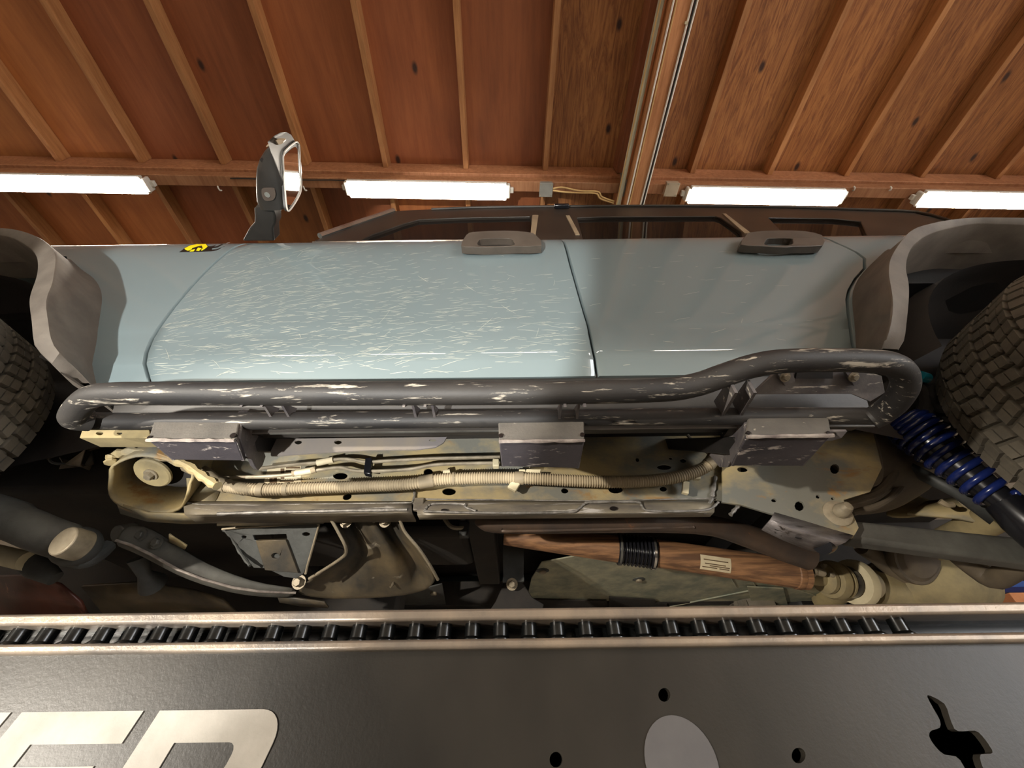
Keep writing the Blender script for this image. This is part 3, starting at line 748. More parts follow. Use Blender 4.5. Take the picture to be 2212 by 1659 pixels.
# wheel-arch flares
def flare(name, A, B, C, ya, yb, yc, mirror_x, topB, topC):
    n = 44
    def curve(P, yt):
        out = []
        for k, (px, py) in enumerate(P):
            t = k / (len(P) - 1); y = interp(yt, t) if yt else None
            out.append(aY(px, py, y) if y else body_pt(px, py))
        return out
    cA = curve(A, ya); cB = curve(B, yb); cC = curve(C, yc)
    cA, cB, cC = [resample(smooth(c, 4), n) for c in (cA, cB, cC)]
    for k in range(n):                      # over the top of the arch the inner edge tucks behind the lip
        f = max(0, min(1, (cB[k].z - .97) / .08)); cA[k] = cA[k].lerp(cB[k] + Vector((0, .075, -.004)), f)
    mid = [a.lerp(b, .5) + Vector((0, .022 * sin(pi * k / n), 0)) for k, (a, b) in enumerate(zip(cA, cB))]
    edge = [b.lerp(c, .06) + Vector((0, -.004, 0)) for b, c in zip(cB, cC)]
    edge2 = [b.lerp(c, .94) + Vector((0, -.003, 0)) for b, c in zip(cB, cC)]
    inn = [c + Vector((0, .05, .006)) for c in cC]; inn2 = [c + Vector((0, .15, .012)) for c in cC]
    A2 = [a + Vector((0, .03, 0)) for a in cA]
    rows = [A2, cA, mid, cB, edge, edge2, cC, inn, inn2]
    full = []
    for r in rows:
        mir = [Vector((2 * mirror_x - p.x, p.y, p.z)) for p in r]
        full.append(list(reversed(r)) + mir)
    return MB().grid(full).build(name, 'flare', suv, sharp=50)
fA = [(-14, 498), (23, 500), (57, 507), (87, 519), (114, 537), (150, 557), (177, 580), (206, 599), (221, 620), (227, 645), (223, 682), (211, 739), (202, 773), (198, 801), (196, 834)]
fB = [(-14, 494), (23, 496), (57, 503), (87, 515), (112, 533), (124, 551), (125, 572), (119, 613), (108, 640), (105, 663), (110, 698), (117, 739), (137, 769), (169, 801), (196, 830)]
fC = [(-14, 508), (15, 512), (36, 519), (60, 533), (76, 549), (82, 569), (79, 601), (66, 638), (64, 659), (69, 698), (73, 739), (82, 757), (114, 789), (142, 817), (158, 832)]
flare('front_wheel_flare', fA, fB, fC, [(0, .60), (.22, .60), (.4, .612), (.6, .615), (1, .638)], [(0, .515), (.35, .50), (.6, .49), (.85, .545), (1, .625)], [(0, .53), (.35, .51), (.6, .50), (.85, .55), (1, .625)], -1.62, None, None)
rA = [(2240, 477), (2117, 476), (2050, 481), (1996, 492), (1967, 504), (1929, 525), (1887, 560), (1852, 595), (1835, 623), (1830, 644), (1833, 679), (1838, 711), (1844, 756)]
rB = [(2240, 473), (2117, 472), (2050, 477), (1996, 488), (1968, 499), (1943, 524), (1920, 560), (1915, 592), (1919, 620), (1924, 655), (1921, 697), (1909, 739), (1903, 756)]
rC = [(2240, 489), (2150, 485), (2104, 485), (2052, 494), (2006, 508), (1975, 529), (1961, 553), (1957, 581), (1963, 613), (1963, 648), (1959, 690), (1953, 735), (1940, 757)]
flare('rear_wheel_flare', rA, rB, rC, [(0, .60), (1, .638)], [(0, .515), (.5, .50), (.75, .505), (1, .56)], [(0, .53), (.5, .51), (.75, .515), (1, .57)], 1.60, None, None)
# arch liners
for cx in (FWX, RWX):
    rows = []
    for y, rr in ((.63, .53), (.70, .56), (.80, .57), (.96, .55), (.97, .20)):
        rows.append([Vector((cx + (rr + .05) * cos(t), y, WZ + rr * sin(t))) for t in [radians(16 + 148 * k / 30) for k in range(31)]])
    MB().grid(rows).build('wheel_arch_liner', 'liner', suv)

# wheels
def wheel(cx, y0):
    WD = .335; c = Vector((cx, y0, WZ)); ax = (0, 1, 0)
    prof = [(.225, .03), (.235, .012), (.30, .0), (.355, .004), (.395, .020), (.410, .040), (.415, .07), (.417, WD / 2), (.415, WD - .07), (.410, WD - .040), (.395, WD - .020), (.355, WD - .004), (.30, WD), (.235, WD - .012), (.225, WD - .03)]
    t = MB().lathe(prof, c, ax, 80).build('tyre', 'rubber', suv)
    m = MB()
    nb = 62
    rowsd = [(.004, .062, 0, .036), (.070, .112, .5, .034), (.120, .163, .1, .033), (.172, .215, .6, .033), (.223, .265, .2, .034), (.273, .331, .7, .036)]
    rw_ = random.Random(11)
    for ri, (w0, w1, ph_, ln) in enumerate(rowsd):
        for k in range(nb):
            a = 2 * pi * (k + ph_) / nb
            da = ln / .42 * .5 * (0.96 + .08 * rw_.random()); sk = (.008 if ri % 2 else -.007) / .42
            R0, R1 = .405, (.4300 if 0 < ri < 5 else .4270)
            P = []
            for R, sc in ((R0, 1.0), (R1, .90)):
                for (yy, s1) in ((w0, -1), (w1, -1), (w1, 1), (w0, 1)):
                    ang = a + s1 * da * sc + (sk if yy == w1 else -sk) * .6
                    RR = R - (.022 if (ri == 0 and yy == w0) or (ri == 5 and yy == w1) else 0)
                    yc = (w0 + w1) / 2 + (yy - (w0 + w1) / 2) * (.5 + .5 * sc)
                    P.append(c + Vector((RR * cos(ang), yc, RR * sin(ang))))
            # a thin sipe splits every block in two
            def half(i0, i1, f0, f1):
                A = [P[i0 + j] for j in range(4)]; B = [P[i1 + j] for j in range(4)]
                cut = lambda Q: [Q[0].lerp(Q[1], f0), Q[0].lerp(Q[1], f1), Q[3].lerp(Q[2], f1), Q[3].lerp(Q[2], f0)]
                m.hexa(cut(A), cut(B))
            half(0, 4, 0, .46); half(0, 4, .54, 1)
    o = m.build('tread_blocks', 'rubber', t, sharp=20); o['kind'] = 'stuff'
    MB().lathe([(.0, .06), (.07, .055), (.09, .07), (.19, .085), (.205, .05), (.222, .03), (.228, .028), (.222, .06), (.21, .16), (.21, .30), (.226, .31)], c, ax, 40).build('rim', 'black_metal', suv)
    return t
wheel(FWX, .53); wheel(RWX, .53)
wheel(FWX, 2.255); wheel(RWX, 2.255)

V3_ = lambda a, b, y: aY(a, b, y)
# ------------------------------------------------------------------ rock slider
SL = thing('rock_slider', CARO); SL.parent = suv; SL.location = (0, 0, 0)
tr = .0225
outer_px = [(196, 908, .640), (160, 903, .618), (168, 882, .592), (196, 858, .566), (240, 851, .556), (330, 850, .552), (600, 851, .55), (900, 850, .55), (1200, 848, .55), (1420, 843, .55), (1500, 832, .545), (1560, 812, .532), (1620, 792, .518), (1680, 781, .508), (1760, 778, .505), (1860, 779, .505), (1925, 787, .510), (1952, 808, .530), (1953, 838, .560), (1932, 870, .600), (1900, 895, .640), (1880, 905, .655)]
pth = smooth([aY(a, b, y) for a, b, y in outer_px], 5)
MB().tube(pth, tr, 18).build('outer_rail', 'slider', SL)
inner_px = [(178, 908, .645), (260, 910, .66), (600, 909, .66), (1000, 906, .66), (1500, 900, .66), (1800, 899, .66), (1890, 899, .655)]
MB().tube(smooth([aY(a, b, y) for a, b, y in inner_px], 6), .0185, 18).build('inner_rail', 'slider', SL)
# pairs of gusset plates between the rails
for px in (527, 570, 873, 918, 1216, 1258):
    a = aY(px, 868, .562); b = aY(px + (-14 if px < 700 else (-4 if px < 1000 else 4)), 893, .648)
    x = a.x
    q = [Vector((x, .556, a.z + .012)), Vector((x, .558, a.z - .016)), Vector((x, .60, b.z - .012)), Vector((x, .652, b.z - .016)), Vector((x, .652, b.z + .016)), Vector((x, .60, a.z + .03))]
    MB().plate(q, [], (.005, 0, 0)).build('gusset', 'mount_steel', SL)
for pxa, pxb in ((1582, 1553), (1622, 1592)):
    a = aY(pxa, 838, .535); b = aY(pxb, 890, .65)
    d = Vector((b.x - a.x, b.y - a.y, b.z - a.z))
    q = [a + Vector((0, 0, .02)), a + Vector((0, 0, -.012)), b + Vector((0, 0, -.012)), b + Vector((0, 0, .03))]
    MB().plate(q, [], (.006, .0, 0)).build('gusset', 'mount_steel', SL)
# flat step plate inside the rear kick-out, with two bolted tabs
y1 = .60
n_kick = Vector((0, -.55, -.83))
kp = aY(1740, 830, .60)
q = pPl([(1625, 852), (1680, 800), (1850, 797), (1905, 812), (1912, 848), (1880, 868), (1840, 851)], kp, n_kick)
hol = []
MB().plate(q, hol, (0, .004, .006)).build('step_plate', 'mount_steel', SL, bevel=.001)
for px in (1695, 1843):
    q = pPl([(px - 22, 803), (px + 12, 802), (px + 18, 822), (px - 4, 832)], kp - n_kick * -.004, n_kick)
    MB().plate(q, [], (0, -.004, -.006)).build('step_tab', 'mount_steel', SL)
    bolt_mb(aP(px, 814, kp - n_kick * -.010, n_kick), n_kick, .007, .006).build('tab_bolt', 'bolt', SL)
q = pPl([(1718, 802), (1795, 802), (1795, 817), (1715, 817)], kp - n_kick * -.004, n_kick)
MB().plate(q, [], (0, -.003, -.004)).build('step_pad', 'black_metal', SL)
# the lighter strip of floor structure seen through the step opening
q = pY([(1628, 852), (1840, 850), (1826, 862), (1630, 863)], .71)
MB().plate(q, [], (0, .01, .004)).build('seam_strip', 'trim_light', suv)

# box mounts: outward face, underside, and the end plates that reach in to the frame
def mount(face, under, yf, plateL, plateR, y_in, label=None, holes=()):
    """face: 4 px of the outward face (tl, tr, br, bl); under: 2 px of the far underside edge (r, l)"""
    F4 = [aY(a, b, yf + (.0 if i in (2, 3) else .012)) for i, (a, b) in enumerate(face)]
    zb_ = (F4[2].z + F4[3].z) / 2
    u = [aZ(a, b, zb_ - .004) for a, b in under]
    back_top = [Vector((F4[0].x, u[1].y + .02, F4[0].z)), Vector((F4[1].x, u[0].y + .02, F4[1].z))]
    m = MB(); th = .006
    m.hexa([F4[0], F4[1], F4[2], F4[3]], [F4[0] + Vector((0, th, 0)), F4[1] + Vector((0, th, 0)), F4[2] + Vector((0, th, th)), F4[3] + Vector((0, th, th))])
    body = m.build('mount_face', 'mount_lit', SL, bevel=.003, seg=2)
    m = MB()
    m.hexa([F4[3], F4[2], u[0], u[1]], [F4[3] + Vector((0, 0, th)), F4[2] + Vector((0, 0, th)), u[0] + Vector((0, 0, th)), u[1] + Vector((0, 0, th))])
    m.build('mount_underside', 'mount_shaded', SL, bevel=.003, seg=2)
    m = MB(); pts = [F4[3].lerp(F4[2], k / 14) + Vector((0, -.002 + rnd.uniform(-.0005, .001), -.001)) for k in range(15)]
    m.tube(pts, [.0035 + rnd.uniform(-.0008, .0012) for _ in pts], 6).build('worn_edge', 'edge_worn', SL)
    for s, (a, b, c, d) in ((-1, (F4[0], F4[3], u[1], back_top[0])), (1, (F4[1], F4[2], u[0], back_top[1]))):
        q = [a + Vector((0, .004, 0)), b + Vector((0, .004, .002)), c, d]
        MB().plate(q, [], (-s * .006, 0, 0)).build('side_plate', 'mount_steel', SL)
    for (px, py, r) in holes:
        p = aY(px, py, yf - .0015)
        MB().cyl(p, p + Vector((0, .006, 0)), r, n=12).build('notch', 'decal_black', SL)
    return body, F4, u
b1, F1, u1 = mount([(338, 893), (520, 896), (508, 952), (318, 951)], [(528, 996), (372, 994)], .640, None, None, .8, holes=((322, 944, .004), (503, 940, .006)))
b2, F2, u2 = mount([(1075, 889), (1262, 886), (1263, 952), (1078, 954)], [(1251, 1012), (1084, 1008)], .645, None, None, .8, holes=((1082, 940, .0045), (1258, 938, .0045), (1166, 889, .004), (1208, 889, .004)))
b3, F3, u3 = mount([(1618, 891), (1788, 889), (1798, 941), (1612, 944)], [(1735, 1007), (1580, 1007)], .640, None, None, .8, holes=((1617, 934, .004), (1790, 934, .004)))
# torn end plate on the right of the first box, and the tall end plate left of the third one
ep = (V3_(517, 888, .652), V3_(508, 945, .655), V3_(556, 1000, .80))
en = (ep[1] - ep[0]).cross(ep[2] - ep[0])
MB().plate([aP(a, b, ep[0], en) for a, b in ((514, 889), (524, 884), (533, 900), (540, 925), (556, 962), (564, 985), (557, 1004), (548, 1014), (540, 1006), (534, 992), (520, 984), (514, 965), (506, 944))], [], (.010, .004, 0)).build('end_plate', 'mount_steel', SL, bevel=.002)
q = [aY(a, b, y) for a, b, y in ((1612, 886, .655), (1618, 940, .655), (1578, 1008, .78), (1560, 1008, .86), (1538, 982, .86), (1570, 930, .80))]
MB().plate([q[0], q[1], q[2], q[3], q[4], q[5]], [], (-.006, .003, 0)).build('end_plate', 'mount_steel', SL, bevel=.001)
q = pPl([(1795, 932), (1830, 932), (1818, 946), (1798, 952), (1770, 952)], aY(1798, 940, .66), (0, -.3, -.95))
MB().plate(q, [pPl(ell(1803, 938, 6, 4), aY(1798, 940, .66), (0, -.3, -.95))], (0, 0, .005)).build('mount_tab', 'mount_steel', SL)
# bracing legs from the boxes up to the frame rail
for (Fq, uq) in ((F1, u1), (F2, u2), (F3, u3)):
    xa, xb = uq[1].x + .02, uq[0].x - .02
    z0 = uq[0].z + .012
    m = MB().hexa([Vector((xa, uq[1].y - .02, z0)), Vector((xb, uq[0].y - .02, z0)), Vector((xb, 1.05, .69)), Vector((xa, 1.05, .69))],
                  [Vector((xa, uq[1].y - .02, z0 + .05)), Vector((xb, uq[0].y - .02, z0 + .05)), Vector((xb, 1.05, .73)), Vector((xa, 1.05, .73))])
    m.build('mount_leg', 'black_metal', SL, bevel=.003)
# inner sill plates
q = pY([(585, 948), (965, 944), (958, 956), (940, 966), (900, 971), (800, 972), (690, 978), (600, 984), (585, 984)], .80)
MB().plate(q, [pY(ell(644, 955, 8, 5), .80), pY(ell(730, 955, 8, 5), .80), pY(ell(935, 951, 8, 3), .80)], (0, .004, 0)).build('sill_plate', 'sill_grey', suv)
q = pY([(178, 929), (322, 929), (325, 946), (172, 946)], .70)
MB().plate(q, [pY(ell(215, 936, 8, 4), .70), pY(ell(258, 936, 6, 3), .70)], (0, .05, .01)).build('sill_bracket', 'axle', suv, bevel=.001)

# ------------------------------------------------------------------ door mirror
MR = thing('door_mirror', CARO); MR.parent = suv; MR.location = (0, 0, 0)
zm = lambda a: (520 + a[0] / 6.9125, 290 + a[1] / 6.9125)
# housing seen from below: sections from the inboard end to the outboard end, each a ring in x-z
ZM = 1.235
pA = aZ(*zm((636, 700)), ZM + .012); nG = Vector((1, .09, .07)).normalized()
def mring(pxl, pxr, py, z, hb, ht, n=24, slant=0.0):
    l = aZ(*zm((pxl, py)), z); r = aZ(*zm((pxr, py + slant)), z); c = (l + r) / 2; w = (r.x - l.x) / 2
    pts = []
    for k in range(n):
        t = 2 * pi * k / n; ct, st = cos(t), sin(t)
        ex = (abs(ct) ** .55) * (1 if ct > 0 else -1); ez = (abs(st) ** .6) * (1 if st > 0 else -1)
        f = (ct + 1) / 2
        p = Vector((c.x + w * ex, l.y * (1 - f) + r.y * f, z + (ht if ez > 0 else hb) * ez + hb))
        e_ = (p - pA).dot(nG) + .003
        if e_ > 0: p.x -= e_ / nG.x
        pts.append(p)
    return pts
rings = [mring(250, 640, 1140, ZM, .04, .08), mring(190, 682, 1040, ZM, .05, .12), mring(170, 672, 900, ZM, .055, .14), mring(165, 655, 700, ZM, .058, .15), mring(180, 640, 540, ZM, .058, .15),
         mring(230, 628, 400, ZM, .055, .14), mring(300, 628, 290, ZM, .05, .13), mring(380, 640, 200, ZM, .04, .11), mring(480, 680, 140, ZM, .025, .08), mring(570, 740, 112, ZM, .01, .05)]
MB().grid(rings, closed_u=True, cap0=True, cap1=True).build('mirror_housing', 'plastic_black', MR, sharp=60)
# glass set in the rear face, with its pale rim
gp = [(640, 290), (660, 240), (740, 165), (820, 110), (855, 125), (875, 200), (890, 560), (905, 700), (895, 850), (850, 960), (790, 1060), (720, 1150), (690, 1130), (668, 980), (650, 720), (632, 480), (628, 340)]
ring = smooth([aP(*zm(q), pA, nG) for q in gp], 3, True)
cG = sum(ring, Vector()) / len(ring)
MB().plate([cG + (p - cG) * .99 - nG * .002 for p in ring], [], -nG * .006).build('mirror_shell_edge', 'plastic_black', MR)
MB().tube([cG + (p - cG) * .985 + nG * .001 for p in ring + ring[:1]], .0022, 8).build('mirror_rim', 'lamp_white', MR)
MB().plate([cG + (p - cG) * .97 - nG * .003 for p in ring], [], -nG * .002).build('mirror_bezel', 'decal_black', MR)
MB().plate([cG + (p - cG) * .88 + Vector((0, .003, -.006)) - nG * .002 for p in ring], [], nG * .001).build('mirror_glass', 'mirror', MR)
# puddle lamp on the underside and small sensor patches
q = [aZ(*zm(a), ZM - .004) for a in ((310, 830), (350, 805), (480, 810), (512, 850), (518, 920), (480, 985), (370, 995), (320, 930))]
MB().plate(smooth(q, 3, True), [], (0, 0, .012)).build('puddle_lamp', 'lens', MR, bevel=.003)
p = aZ(*zm((395, 905)), ZM - .006); MB().cyl(p, p + Vector((0, 0, .008)), .008).build('lamp_reflector', 'chrome', MR)
for (a, r, mt) in (((330, 385), .006, 'decal_black'), ((465, 495), .0055, 'trim_light')):
    p = aZ(*zm(a), ZM + .006); MB().cyl(p + Vector((0, 0, -.004)), p + Vector((0, 0, .03)), r, n=12).build('sensor_patch', mt, MR)
q = [aZ(*zm(a), ZM + .05) for a in ((375, 190), (430, 130), (520, 95), (610, 92), (638, 115), (600, 150), (480, 165))]
MB().plate(smooth(q, 3, True), [], (0, 0, .02)).build('turn_lamp', 'trim_light', MR, bevel=.004)
# folding arm
rows = []
for (pl, pr, py, z, h) in ((20, 500, 1600, 1.262, .05), (130, 485, 1400, 1.258, .05), (200, 520, 1320, 1.255, .05), (205, 515, 1230, 1.252, .05), (195, 480, 1120, 1.25, .05), (240, 440, 1060, 1.25, .04)):
    l, r = aZ(*zm((pl, py)), z), aZ(*zm((pr, py)), z)
    rows.append([l, r, r + Vector((.002, 0, h)), l + Vector((-.002, 0, h))])
MB().grid(rows, closed_u=True, cap0=True, cap1=True).build('mirror_arm', 'plastic_black', MR, bevel=.006)

# ------------------------------------------------------------------ underside
def sheet(rows, name, mat, parent, th=.005, sub=0, sharp=35):
    o = MB().grid(rows).build(name, mat, parent, sharp=sharp if not sub else 180)
    sm_ = o.modifiers.new('solid', 'SOLIDIFY'); sm_.thickness = th; sm_.offset = 0
    if sub:
        s_ = o.modifiers.new('sub', 'SUBSURF'); s_.levels = sub; s_.render_levels = sub
    return o
def V3(px, py, y): return aY(px, py, y)
YF = 1.05
FR = thing('ladder_frame', CARO); FR.parent = suv; FR.location = (0, 0, 0)
hs = [ell(735, 1028, 16, 8), ell(925, 1020, 10, 9), ell(750, 1073, 10, 7, rot=-20), ell(970, 1062, 15, 8), ell(1220, 1060, 8, 6), ell(1330, 1057, 16, 9), ell(1433, 1056, 8, 6),
      ell(1377, 993, 4, 5), ell(1476, 995, 7, 5), ell(1435, 1009, 16, 6), ell(1449, 990, 4, 3)]
out = [(398, 940), (1600, 940), (1600, 1085), (1540, 1080), (900, 1084), (640, 1086), (470, 1088), (405, 1082)]
MB().plate(pY(out, YF), [pY(h, YF) for h in hs], (0, .005, 0)).build('rail_web', 'frame', FR)
MB().plate(pY([(398, 940), (1600, 940), (1600, 1085), (405, 1082)], YF + .075), [], (0, .005, 0)).build('rail_inner_web', 'dark_under', FR)
# lower lips: left length and right length with their stamped tabs
def lip(xs, top, bot, name, mat, dep=.02):
    t = [V3(x, top(x), YF - .001) for x in xs]; b = [V3(x, bot(x), YF - .010) for x in xs]
    bb = [Vector((p.x, YF + dep, p.z + .002)) for p in b]
    return sheet([t, [p.lerp(q, .5) + Vector((0, -.006, 0)) for p, q in zip(t, b)], b, bb], name, mat, FR, .005)
lip([400 + 490 * k / 14 for k in range(15)], lambda x: 1084, lambda x: 1111 - 4 * (x - 400) / 490, 'rail_bottom', 'frame_scraped', .05)
lip([902 + 640 * k / 16 for k in range(17)], lambda x: 1083, lambda x: 1112 - 6 * (x - 902) / 640, 'rail_bottom', 'frame_scraped')
def bead(pxs, y, r, mat='weld', name='weld_bead', parent=None, n=5):
    pts = smooth([V3(a, b, y) for a, b in pxs], n)
    return MB().tube(pts, [r * (1 + .25 * sin(k * 2.1)) for k in range(len(pts))], 8).build(name, mat, parent or FR)
bead([(470, 1110), (560, 1107), (700, 1104), (880, 1101)], YF - .014, .005)
bead([(400, 1086), (470, 1092), (640, 1090), (760, 1088), (890, 1086)], YF - .008, .0025)
bead([(915, 1104), (1000, 1107), (1120, 1108), (1230, 1106), (1248, 1100), (1262, 1089), (1278, 1085), (1372, 1084), (1386, 1092), (1400, 1103), (1480, 1104), (1530, 1100), (1552, 1085)], YF - .016, .0035)
bead([(918, 1102), (925, 1093), (940, 1088), (1000, 1089), (1006, 1096), (1028, 1104)], YF - .014, .004)
bead([(900, 1078), (1100, 1080), (1300, 1082), (1420, 1079), (1545, 1076)], YF - .003, .002)
bead([(1546, 1030), (1540, 1062), (1536, 1080), (1528, 1096), (1520, 1108)], YF - .004, .006)
bead([(1602, 1086), (1590, 1098), (1578, 1112)], YF - .006, .005)
bead([(893, 1048), (896, 1070), (892, 1086), (905, 1108)], YF - .003, .004)
MB().box(V3(905, 1090, YF - .004), (.03, .012, .04)).build('splice_patch', 'frame_scraped', FR, bevel=.004)
for (px, py, r) in ((960, 1103, 8), (1325, 1098, 8)):
    MB().plate(pY(ell(px, py, r, r * .55), YF - .018), [], (0, .002, 0)).build('drain_hole', 'decal_black', FR)
# far rail and cross members
MB().box((0, 2.33, .62), (2.3, .06, .12)).build('far_rail', 'dark_under', FR, bevel=.004)
for x in (-.95, -.12, 1.05): MB().box((x, 1.58, .64), (.10, .95, .10)).build('cross_member', 'dark_under', FR, bevel=.006)
# label stuck on the rail
MB().plate(pY([(578, 1012), (650, 1004), (650, 1044), (568, 1050)], YF - .001), [], (0, .0006, 0)).build('rail_label', 'label_white', FR)
for k, (a, b, c, d) in enumerate(((606, 1012, 614, 1034), (618, 1008, 648, 1012), (617, 1015, 646, 1019), (582, 1030, 598, 1044), (604, 1038, 634, 1041), (612, 1023, 644, 1027))):
    MB().plate(pY([(a, b), (c, b), (c, d), (a, d)], YF - .0016), [], (0, .0005, 0)).build('label_print', 'label_ink', FR)

# rear part of the rail with link bracket
YB = 1.0
rear_out = [(1560, 935), (1885, 930), (1905, 1010), (1880, 1062), (1822, 1080), (1842, 1110), (1855, 1140), (1842, 1162), (1760, 1140), (1672, 1112), (1600, 1090), (1560, 1085)]
MB().plate(pY(rear_out, YB + .03), [pY(h, YB + .03) for h in (ell(1727, 1093, 11, 11, 8), ell(1672, 1081, 6, 4), ell(1767, 1073, 5, 4), ell(1799, 1077, 4, 3), ell(1803, 1013, 10, 11, 10), ell(1604, 1014, 12, 6))], (0, .006, 0)).build('rail_rear_web', 'frame', FR)
MB().plate(pY([(1560, 935), (1885, 930), (1880, 1062), (1822, 1080), (1842, 1150), (1672, 1108), (1560, 1085)], YB + .10), [], (0, .005, 0)).build('rail_rear_inner', 'dark_under', FR)
sk = [[V3(1672, 1108, YB + .02), V3(1720, 1122, YB + .02), V3(1780, 1140, YB + .02), V3(1842, 1158, YB + .02)], [V3(1664, 1122, YB + .0), V3(1708, 1142, YB + .0), V3(1770, 1160, YB + .0), V3(1825, 1172, YB + .01)],
      [V3(1645, 1143, YB + .05), V3(1690, 1165, YB + .05), V3(1742, 1186, YB + .06), V3(1775, 1192, YB + .06)]]
sheet(sk, 'link_skid', 'skid_bare', FR, .006)
for px, py in ((1676, 1143), (1699, 1152), (1720, 1161)): MB().plate([p + Vector((0, -.008, -.004)) for p in pY(ell(px, py, 7, 3, rot=15), YB + .03)], [], (0, .002, .001)).build('skid_hole', 'decal_black', FR)
bp = V3(1808, 1110, YB + .028)
MB().lathe([(0, 0), (.034, 0), (.034, .005), (.026, .008), (0, .008)], bp, (-.2, -1, -.1), 24).build('washer', 'bolt', FR)
MB().lathe([(.017, .006), (.020, .02), (.017, .028), (.016, .034), (.012, .044), (0, .048)], bp, (.15, -1, .05), 10).build('link_bolt', 'bolt', FR)
MB().lathe([(.0, 0), (.022, 0), (.024, .02), (.022, .05), (0, .05)], V3(1775, 1178, YB + .03), (.75, .5, .3), 20).build('link_bush', 'shock_black', FR)
# link arm to the axle
a1, a2, a3, a4 = V3(1838, 1122, 1.06), V3(2330, 1172, 1.06), V3(2330, 1232, 1.06), V3(1838, 1166, 1.06)
MB().hexa([a1, a2, a3, a4], [p + Vector((0, .05, 0)) for p in (a1, a2, a3, a4)]).build('lower_link', 'arm_grey', suv, bevel=.012, seg=3)

# front body mount: open cup with rubber washer
cp0, cn = Vector((0, .93, .60)), Vector((0, .58, .81)).normalized()
rim = smooth([aP(a, b, cp0, cn) for a, b in ((252, 1000), (246, 1025), (245, 1060), (262, 1082), (300, 1096), (350, 1103), (392, 1094), (408, 1070), (416, 1040), (422, 1018), (400, 1000), (350, 984), (300, 980))], 3, True)
up_ = Vector((0, .02, .085))
sheet([[p + Vector((0, -.004, -.012)) for p in rim + rim[:1]], rim + rim[:1], [p + up_ for p in rim + rim[:1]]], 'body_mount_cup', 'frame', FR, .006)
MB().plate([p + up_ * .95 for p in rim], [], (0, .0, .006)).build('cup_top', 'dark_under', FR)
wc = aP(327, 1024, cp0 + Vector((0, 0, .03)), cn)
MB().lathe([(0, 0), (.046, 0), (.050, .004), (.050, .010), (0, .010)], wc, (0, .35, 1), 28).build('mount_washer', 'axle', FR)
bolt_mb(wc, (0, -.35, -1), .012, .012).build('mount_bolt', 'bolt', FR)
bead([(238, 1000), (245, 985), (285, 975), (340, 983), (400, 1003), (440, 1030), (470, 1050)], .93, .012, 'frame', 'cup_flange')
sheet([[V3(405, 1085, 1.05), V3(415, 1050, 1.04), V3(422, 1020, 1.03)], [V3(450, 1105, 1.05), V3(470, 1075, 1.05), V3(480, 1050, 1.05)]], 'cup_web', 'frame', FR, .006)
sheet([[V3(255, 1088, 1.03), V3(320, 1108, 1.04), V3(400, 1110, 1.05), V3(480, 1108, 1.05)], [V3(262, 1108, 1.09), V3(320, 1125, 1.1), V3(400, 1130, 1.1), V3(490, 1128, 1.1)]], 'horn_flange', 'frame', FR, .006)
sheet([[V3(470, 1108, 1.07), V3(600, 1108, 1.08), V3(700, 1108, 1.08)], [V3(470, 1135, 1.11), V3(600, 1134, 1.11), V3(700, 1130, 1.11)]], 'horn_flange', 'skid', FR, .006)

MB().box((-.05, 2.44, .56), (2.0, .10, .18)).build('far_rocker', 'dark_under', suv, bevel=.02)
MB().box((-1.6, 1.95, .52), (2.2, .12, .34)).build('front_blocker', 'dark_under', suv, bevel=.02)  # dark box added to block the bright gap under the front end
MB().box((1.85, 2.14, .76), (1.7, .06, .30)).build('rear_blocker', 'dark_under', suv)  # dark panel added to black out the view beyond the tank
MB().box((1.6, 1.62, .92), (1.35, 1.3, .05)).build('boot_floor', 'dark_under', suv)
# wiring loom with corrugations, tape and clips
LM = thing('wiring_loom', CARO); LM.parent = suv; LM.location = (0, 0, 0)
lp = [(405, 1005, .99), (440, 1022, .99), (470, 1043, 1.0), (520, 1055, 1.0), (580, 1058, 1.01), (650, 1055, 1.015), (720, 1053, 1.02), (800, 1050, 1.02), (880, 1046, 1.02), (950, 1036, 1.02), (1020, 1033, 1.02), (1090, 1032, 1.02), (1150, 1034, 1.02), (1230, 1038, 1.02), (1320, 1041, 1.02), (1400, 1039, 1.02), (1460, 1031, 1.015), (1505, 1018, 1.01), (1532, 1002, 1.0), (1545, 982, .99)]
base = smooth([V3(*q) for q in lp], 8)
den = resample(base, 900)
rad = [.0168 + .0011 * (1 if (k // 2) % 2 else -1) for k in range(len(den))]
MB().tube(den, rad, 10).build('corrugated_sleeve', 'loom', LM, sharp=180)
N_ = len(den)
for f0, f1 in ((.0, .10), (.155, .165), (.20, .208), (.44, .465), (.50, .505), (.615, .63), (.975, 1.0)):
    seg = den[int(f0 * (N_ - 1)):int(f1 * (N_ - 1)) + 1]
    MB().tube(seg, .0192, 12).build('tape_wrap', 'tape', LM)
for (px, py, w, h, a) in ((965, 1021, 16, 14, -10), (1110, 1048, 20, 18, 30), (1482, 1052, 14, 26, 8), (1507, 1030, 14, 8, 0), (1152, 1018, 32, 9, 4), (1128, 1018, 14, 9, 0)):
    c, s_ = cos(radians(a)), sin(radians(a))
    q = [(px + (dx * c - dy * s_) * w / 2, py + (dx * s_ + dy * c) * h / 2) for dx, dy in ((-1, -1), (1, -1), (1, 1), (-1, 1))]
    MB().plate(pY(q, YF - .034), [], (0, .012, 0)).build('loom_clip', 'clip_cream', LM, bevel=.0015)
